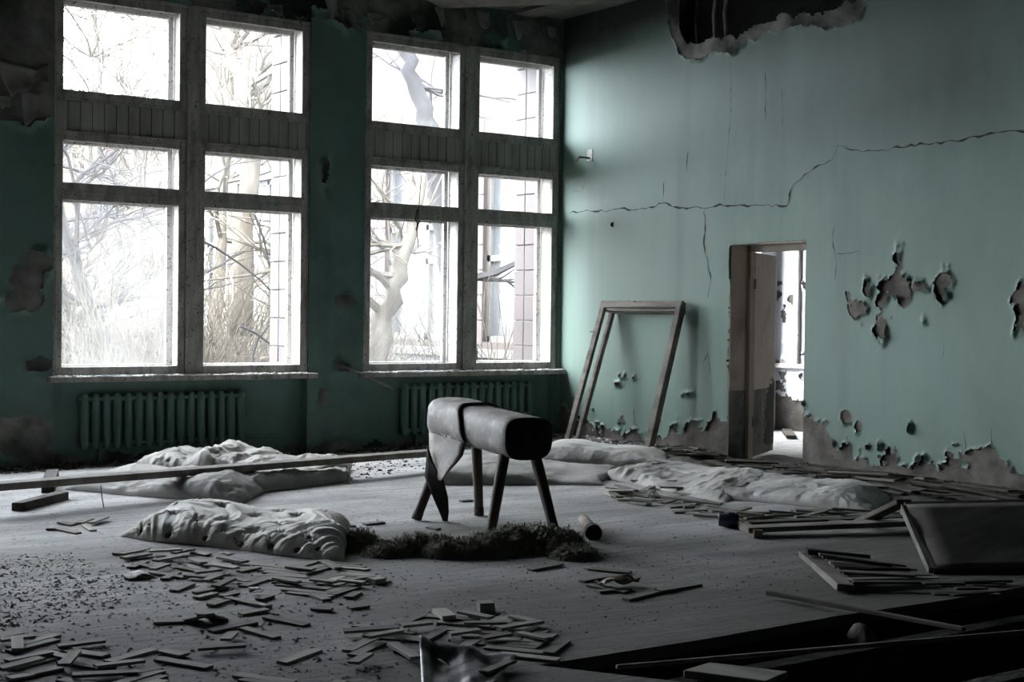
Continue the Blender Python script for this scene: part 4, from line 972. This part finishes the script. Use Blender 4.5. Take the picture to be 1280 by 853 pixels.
# tent of two blocks
a, k, b = fl(234, 776), fl(258, 770, .045), fl(274, 774)
plank('parquet_block', a, k, .10, .012, MT['parquet'], 'left block of two leaning together like a small tent', 'wood block')
plank('parquet_block', k, b, .10, .012, MT['parquet_dark'], 'right block of two leaning together like a small tent', 'wood block')
for i, (x, y, s, lab) in enumerate([(174, 718, .09, 'white paper scrap beside the heap of blocks before the mattress'), (283, 693, .07, 'bluish white scrap of paper close to the white mattress front edge'), (320, 738, .06, 'small white scrap on the floor right of the block heap')]):
    p = fl(x, y, .02); n = 5; P = np.zeros((n, n, 3))
    for u in range(n):
        for v in range(n): P[u, v] = (p[0]+(u/4-.5)*s, p[1]+(v/4-.5)*s*1.3, .004+.03*float(vn(np.array(u*.7+i), np.array(v*.7), i)))
    tag(sheet('white_bit', P, MT['paper'], None, thick=.002, flip=True), lab, 'paper')
# crumpled brown leaf of cardboard by the splinters
p = fl(772, 734); n = 7; P = np.zeros((n, n, 3))
for u in range(n):
    for v in range(n): P[u, v] = (p[0]+(u/6-.5)*.24, p[1]+(v/6-.5)*.10, .008+.06*float(vn(np.array(u*.8), np.array(v*.8), 33)))
tag(sheet('cardboard_scrap', P, MT['leather_brown'], None, thick=.003, flip=True), 'crumpled brown cardboard scrap among the splinters right of the horsehair', 'cardboard')

# ================================================================== BOARDS AND DEBRIS ALONG THE RIGHT WALL
# raised heap of rubble against the wall
n1, n2 = 150, 36; Yv = np.linspace(4.9, D-.05, n1); Tv = np.linspace(0, 1, n2); YY, TT = np.meshgrid(Yv, Tv, indexing='ij')
Wd = .75+.45*fbm(YY*.9, YY*0, 3); XX = RX-.002-(1-TT)*Wd
H = (.085*TT**.8+.05*(fbm(XX*7, YY*7, 13)-.35)*np.sin(np.pi*np.clip(TT*.5+.25, 0, 1)))*np.clip((YY-4.9)/.6, 0, 1)*np.clip(TT*6, 0, 1)
gap = np.clip(np.maximum(DY0+.05-YY, YY-DY1+.05)/.15, 0, 1); H = H*(.55+.45*gap)
P = np.stack([XX, YY, np.maximum(H, 0)-.002], -1)
hp = sheet('rubble_heap', P, MT['rubble_dark'], None, flip=False); tag(hp, 'low dark bank of rubble and dirt along the foot of the green wall', 'rubble', kind='stuff')
def hz(x, y):
    i = int(np.clip((y-4.9)/(D-.05-4.9)*(n1-1), 0, n1-1)); j = int(np.argmin(abs(XX[i]-x)))
    return float(max(0, P[i, j, 2])) if x > XX[i, 0] else 0.0
def scatter_boards(n, seed, pxpoly, lab, grp, name, L=(.25, .9), W=(.05, .12), ang=(1.2, 2.0), tones='ndd', zr=.05):
    r = random.Random(seed); xs = [p[0] for p in pxpoly]; ys = [p[1] for p in pxpoly]; k = 0
    while k < n:
        x, y = r.uniform(min(xs), max(xs)), r.uniform(min(ys), max(ys))
        if not inside(x, y, pxpoly): continue
        p = fl(x, y); l = r.uniform(*L); l = round(l/.1)*.1; ww = round(r.uniform(*W)/.02)*.02; m = r.choice(tones)
        if p[0] > RX-.15-l*.2: continue
        o = link(name, block_mesh(max(l, .1), max(ww, .03), .016, m, PM[m])); a = r.uniform(*ang)
        zz = max(hz(p[0], p[1]), hz(p[0]+.2*math.cos(a), p[1]+.2*math.sin(a)))
        o.location = (p[0], p[1], zz+.004+r.random()**2*zr); o.rotation_euler = (r.uniform(-.12, .12), r.uniform(-.06, .06), a)
        tag(o, lab, 'board', grp); note((grp, name.replace('_', ' ')), x, y, o); k += 1
scatter_boards(46, 1, [(850, 575), (905, 570), (1010, 588), (1130, 605), (1130, 622), (1000, 612), (900, 592)], 'broken dark floorboard piece strewn between the doorway and the grey mattress cover', 'broken boards before the doorway', 'floorboard_piece', ang=(1.5, 2.6), tones='kkd')
scatter_boards(40, 2, [(1010, 588), (1280, 620), (1290, 650), (1140, 622), (1040, 610)], 'broken dark floorboard piece strewn along the foot of the right wall', 'broken boards by the right wall', 'floorboard_piece', ang=(1.1, 2.2), tones='kkk')
scatter_boards(44, 3, [(755, 612), (830, 605), (900, 636), (960, 648), (905, 652), (820, 636), (760, 625)], 'wood splinter in the litter along the front of the wrinkled mattress', 'splinters before the wrinkled mattress', 'splinter', L=(.1, .4), W=(.03, .07), ang=(0, 3.1), tones='nndp', zr=.03)
scatter_boards(22, 4, [(820, 560), (900, 568), (900, 580), (830, 572)], 'dark wood fragment in the rubble between the leaning frame and doorway', 'fragments beside the leaning frame', 'splinter', L=(.1, .4), W=(.03, .07), ang=(0, 3.1), tones='nd', zr=.03)
scatter_boards(20, 5, [(960, 640), (1090, 640), (1120, 660), (960, 652)], 'thin dark lath lying between the mattress cover and the long planks', 'laths by the long planks', 'lath', L=(.2, .6), W=(.03, .06), ang=(-.8, .3), tones='dd', zr=.02)

def crumbs(name, pxpoly, n, smin, smax, m, label, seed, z=0.0, world=None):
    r = random.Random(seed); V = []; F = []; xs = [p[0] for p in pxpoly]; ys = [p[1] for p in pxpoly]; k = 0
    while k < n:
        x, y = r.uniform(min(xs), max(xs)), r.uniform(min(ys), max(ys))
        if not inside(x, y, pxpoly): continue
        p = fl(x, y, z); k += 1
        if p[0] > RX-.03 or p[1] > D+.1: continue
        s = smin+(smax-smin)*r.random()**2.5; zz = hz(p[0], p[1]) if z == 0 else z
        b = len(V); a = r.uniform(0, 6.28); f = r.uniform(.5, 1.6); hh = s*r.uniform(.3, .9)
        for q in range(4):
            V.append((p[0]+s*math.cos(a+q*1.57+r.uniform(-.4, .4))*f, p[1]+s*math.sin(a+q*1.57+r.uniform(-.4, .4))/f, zz))
        V.append((p[0]+r.uniform(-.4, .4)*s, p[1]+r.uniform(-.4, .4)*s, zz+hh)); V.append((p[0]+r.uniform(-.6, .6)*s, p[1]+r.uniform(-.6, .6)*s, zz+hh*.8))
        F += [(b, b+1, b+4), (b+1, b+2, b+5), (b+1, b+5, b+4), (b+2, b+3, b+5), (b+3, b, b+4), (b+3, b+4, b+5)]
    return tag(obj(name, V, F, m), label, 'debris', kind='stuff')
crumbs('gravel', [(-10, 700), (90, 690), (180, 735), (140, 762), (-10, 790)], 1100, .004, .013, MT['parquet'], 'loose plaster gravel scattered over the floor at the left edge', 1)
crumbs('plaster_crumbs', [(-10, 690), (440, 705), (700, 780), (600, 850), (-10, 860)], 2200, .003, .013, MT['rubble'], 'fine plaster crumbs strewn all over the left foreground floor', 2)
crumbs('plaster_crumbs', [(450, 640), (900, 650), (1100, 720), (700, 800), (450, 740)], 900, .003, .010, MT['rubble_dark'], 'fine dark crumbs strewn over the open floor around the horse', 3)
crumbs('rubble', [(690, 552), (860, 560), (1010, 580), (1290, 618), (1290, 640), (1000, 600), (830, 575), (700, 560)], 2600, .006, .035, MT['rubble_dark'], 'dark broken rubble along the foot of the right wall', 4)
crumbs('rubble', [(400, 572), (520, 566), (540, 585), (440, 602), (420, 595)], 320, .006, .025, MT['rubble_dark'], 'dark rubble bits on the dusty floor below the right window', 5)
crumbs('rubble', [(-10, 578), (420, 560), (690, 549), (690, 556), (420, 568), (-10, 594)], 1800, .008, .04, MT['rubble_dark'], 'dark rubble gathered at the foot of the window wall', 6)
crumbs('pit_rubble', [(900, 800), (1290, 780), (1290, 860), (880, 860)], 2600, .008, .04, MT['rubble_dark'], 'dark rubble on the bottom of the pit', 7, -.44)
crumbs('paint_flakes', [(690, 552), (860, 560), (1010, 580), (1290, 616), (1290, 626), (1000, 590), (830, 570), (700, 560)], 500, .008, .03, MT['white_wall'], 'pale paint flakes fallen along the foot of the right wall', 8)

# ================================================================== OUTSIDE
gd = box('ground_outside', (-40, DO, -1.4), (60, 90, -.9), MT['ground']); tag(gd, kind='structure')
# wing of the building across the court, facade facing -x
WX = 13.3
def wing():
    root = empty('building_wing', (WX, 24, -.9), 'pink-tiled building wing with white-ledged windows seen through the right window', 'building')
    wz = [(15.0, 1.35), (18.42, 1.35), (21.67, 1.35), (24.92, 1.35), (28.2, 1.35), (31.4, 1.35)]
    ys = [14.1]; mb = MB()
    for c, hw in wz: mb.box((WX, ys[-1], -.9), (WX+.5, c-hw, 9.0)); ys.append(c+hw); mb.box((WX, c-hw, -.9), (WX+.5, c+hw, 1.0)); mb.box((WX, c-hw, 4.3), (WX+.5, c+hw, 9.0))
    mb.box((WX, ys[-1], -.9), (WX+.5, 34, 9.0))
    mb.build('facade', MT['wing'], root)
    for c, hw in wz:
        l = MB(); l.box((WX-.22, c-hw-.15, .74), (WX+.05, c+hw+.15, .88)); l.box((WX-.14, c-hw-.1, .60), (WX+.05, c+hw+.1, .74)); bevel(l.build('ledge', MT['stone'], root), .01)
        f = MB()
        for yy in (c-hw, c-.05, c+hw-.1): f.box((WX+.12, yy, 1.0), (WX+.22, yy+.1, 4.3))
        for zz in (1.0, 2.35, 2.95, 4.2): f.box((WX+.12, c-hw, zz), (WX+.22, c+hw, zz+.1))
        wf = f.build('window_frame', MT['stone'], root)
        g = MB(); g.box((WX+.18, c-hw, 1.0), (WX+.20, c+hw, 4.3)); g.build('window_glass', MT['dark_glass'], wf)
    for k in range(0, 24):
        for j in range(5): pass
    for c, hw in wz[1:4]:                                              # facing tiles on the pier beside each window
        for r_ in range(9):
            for q in range(2):
                y0 = c-hw-.62+q*.31
                bevel(box('facing_tile', (WX-.012-.006*rnd.random(), y0, .95+r_*.42), (WX+.01, y0+.295, .95+r_*.42+.405), MT['tile'], root), .004)
wing()
def far_house(x, y, w_, d_, h_, lab):
    root = empty('far_house', (x, y, -.9), lab, 'building')
    box('walls', (x-w_/2, y, -.9), (x+w_/2, y+d_, h_), MT['wing'], root); box('roof', (x-w_/2-.3, y-.3, h_), (x+w_/2+.3, y+d_+.3, h_+.3), MT['stone'], root)
    n = int(w_/2.5)
    for k in range(n):
        for zz in (.8, 3.8):
            if zz+1.6 < h_: box('window_light', (x-w_/2+1+k*2.5, y-.04, zz), (x-w_/2+2.3+k*2.5, y+.05, zz+1.6), MT['dark_glass'], root)
far_house(17.5, 38, 12, 8, 6.3, 'long pale house far off behind the trees, seen through the left window')
# trees
def tree(label, path, r0, seed, nb=26, m='bark', depth=3, blen=1.6, group=None):
    r = random.Random(seed); path = [Vector(p) for p in path]
    root = empty('tree', path[0], label, 'tree', group)
    mb = MB(); pts = []
    for a, b in zip(path[:-1], path[1:]):
        for k in range(5): pts.append(a.lerp(b, k/5)+Vector((r.uniform(-1, 1), r.uniform(-1, 1), 0))*r0*.25)
    pts.append(path[-1]); rad = [r0*(1-.75*i/(len(pts)-1)) for i in range(len(pts))]
    mb.tube(pts, rad, 9); mb.build('trunk', MT[m], root, True)
    bm_ = MB()
    def grow(p, d, l, rad_, dep):
        n = 5; q = p; Q = [q]; dirs = []
        for k in range(n):
            d = (d+Vector((r.uniform(-1, 1), r.uniform(-1, 1), r.uniform(-.7, .9)))*.28).normalized(); q = q+d*(l/n); Q.append(q); dirs.append(d)
        bm_.tube(Q, [rad_*(1-.7*k/n) for k in range(n+1)], 4, False)
        if dep > 0:
            for k in range(r.randint(3, 5)):
                i = r.randint(1, n); dd = (dirs[i-1]+Vector((r.uniform(-1, 1), r.uniform(-1, 1), r.uniform(-.6, 1)))*.9).normalized()
                grow(Q[i], dd, l*r.uniform(.45, .75), rad_*.5, dep-1)
    for k in range(nb):
        i = r.randint(len(pts)//5, len(pts)-1); a = r.uniform(0, 6.28)
        grow(pts[i], Vector((math.cos(a), math.sin(a), r.uniform(-.1, .9))).normalized(), blen*r.uniform(.6, 1.3), rad[i]*.38+.006, depth-1)
    bm_.build('branches', MT[m], root)
YARD = []; SHR = []
G = 'bare trees in the overgrown yard'
def tp(*q): return [on_y(x, y, Y) for x, y, Y in q]
tree('leaning pale trunk close outside the right window', tp((440,520,16.6),(468,440,16.6),(492,360,16.6),(515,292,16.7),(528,215,16.9)), .20, 1, 10)
tree('thick grey trunk in the upper left light of the right window', tp((588,560,18.5),(578,440,18.5),(562,330,18.5),(536,160,18.5),(516,100,18.5),(500,40,18.5),(486,-60,18.6)), .24, 2, 4, 'bark_dark')
tree('leaning grey tree low behind the left window, its trunk sloping left', tp((160,520,17.5),(138,450,17.5),(108,380,17.5),(84,300,17.4),(60,180,17.4)), .15, 3, 26, 'bark_dark')
tree('slender grey trunk at the far left edge of the left window', tp((128,520,19),(108,440,19),(84,390,19),(60,300,19)), .13, 4, 16, 'bark_dark')
tree('pale forked tree in the upper right light of the left window', tp((300,420,19),(310,200,19),(302,110,19),(288,60,19),(270,-60,19)), .17, 5, 22)
for i, (x, Y, lean) in enumerate([(95, 24, 20), (190, 29, -30), (262, 25, 25), (470, 27, 20), (330, 33, -10), (140, 35, 14), (215, 35, -8), (110, 31, 12), (290, 34.5, 6)]):
    tree('pale bare tree with a tangle of twigs in the yard beyond the windows', tp((x, 520, Y), (x+lean*.5, 300, Y), (x+lean, 120, Y), (x+lean*.6, -120, Y)), .10+.02*(i % 3), 20+i, 26, 'bark', 3, 2.0, G); YARD.append((x+lean*.5, bpy.data.objects['tree.%03d' % (5+i)]))
# shrubs: dense twigs near the ground
def shrub(x, Y, seed, label):
    r = random.Random(seed); b = Vector(on_y(x, 520, Y)); b.z = -.9; root = empty('shrub', b, label, 'shrub', 'leafless shrubs under the windows'); mb = MB()
    for k in range(130):
        a = r.uniform(0, 6.28); d = Vector((math.cos(a)*.6, math.sin(a)*.6, r.uniform(.7, 2.0))).normalized(); q = b+Vector((r.uniform(-.5, .5), r.uniform(-.5, .5), 0)); Q = [q]
        for s in range(6):
            d = (d+Vector((r.uniform(-1, 1), r.uniform(-1, 1), r.uniform(-.6, .5)))*.3).normalized(); q = q+d*r.uniform(.3, .75); Q.append(q)
        mb.tube(Q, [.012-.0015*s for s in range(7)], 3, False)
    mb.build('twigs', MT['bark'], root); SHR.append((x, root))
for i, (x, Y) in enumerate([(100, 17), (170, 16.5), (200, 20), (275, 17.5), (320, 19), (350, 21), (130, 20), (610, 16.6), (300, 24), (90, 22), (150, 24), (210, 17.5), (265, 21), (335, 24), (470, 22)]):
    shrub(x, Y, i, 'leafless shrub with pale tangled twigs in the yard under the windows')
# dark near branches across the right-hand light of the left window
for i, pp in enumerate([[(246,298),(270,310),(300,330),(325,350),(352,378)], [(318,470),(316,445),(322,425),(335,408),(362,392)], [(300,408),(318,416),(340,432),(356,446)], [(318,268),(330,300),(336,330),(348,360)]]):
    mb = MB(); mb.tube([on_y(x, y, 15.2) for x, y in pp], [.016, .014, .012, .011, .008][:len(pp)], 6)
    tag(mb.build('branch', MT['bark_dark'], None, True), ['long dark twig sloping down across the right light of the left window', 'curved dark twig rising at the bottom right of the left window', 'short dark twig crossing the curved twig in the left window', 'thin straight dark twig high in the right light of the left window'][i], 'branch')

# ------------------------------------------------------------------ labels that single out each loose piece by its place in its cluster
CL[('laths near the pit edge', 'thin lath')] = LATHS
ORD = ['first', 'second', 'third', 'fourth', 'fifth', 'sixth', 'seventh', 'eighth', 'ninth', 'tenth', 'eleventh', 'twelfth', 'thirteenth']
ROWS = {1: [''], 2: ['far', 'near'], 3: ['far', 'middle', 'near'], 4: ['farthest', 'second', 'third', 'nearest'], 5: ['farthest', 'second', 'third', 'fourth', 'nearest']}
for (grp, noun), L in CL.items():
    nr = min(5, max(1, -(-len(L)//10))); L = sorted(L, key=lambda q: q[1]); per = -(-len(L)//nr)
    for ri in range(nr):
        row = sorted(L[ri*per:(ri+1)*per], key=lambda q: q[0])
        for k, (x, y, o) in enumerate(row):
            where = (', %s row,' % ROWS[nr][ri]) if nr > 1 else ','
            short = grp.split(' ', 1)[1] if grp.split(' ')[0] in ('blocks', 'splinters', 'chips', 'laths', 'fragments') else grp
            o['label'] = '%s %s from left%s %s' % (ORD[k], noun, where, short)
for L, t in ((YARD, '%s pale bare background tree from the left in the yard beyond the windows'), (SHR, '%s leafless shrub from the left in the yard under the windows')):
    for k, (x, o) in enumerate(sorted(L, key=lambda q: q[0])): o['label'] = t % ((ORD+['fourteenth', 'fifteenth', 'sixteenth'])[k])
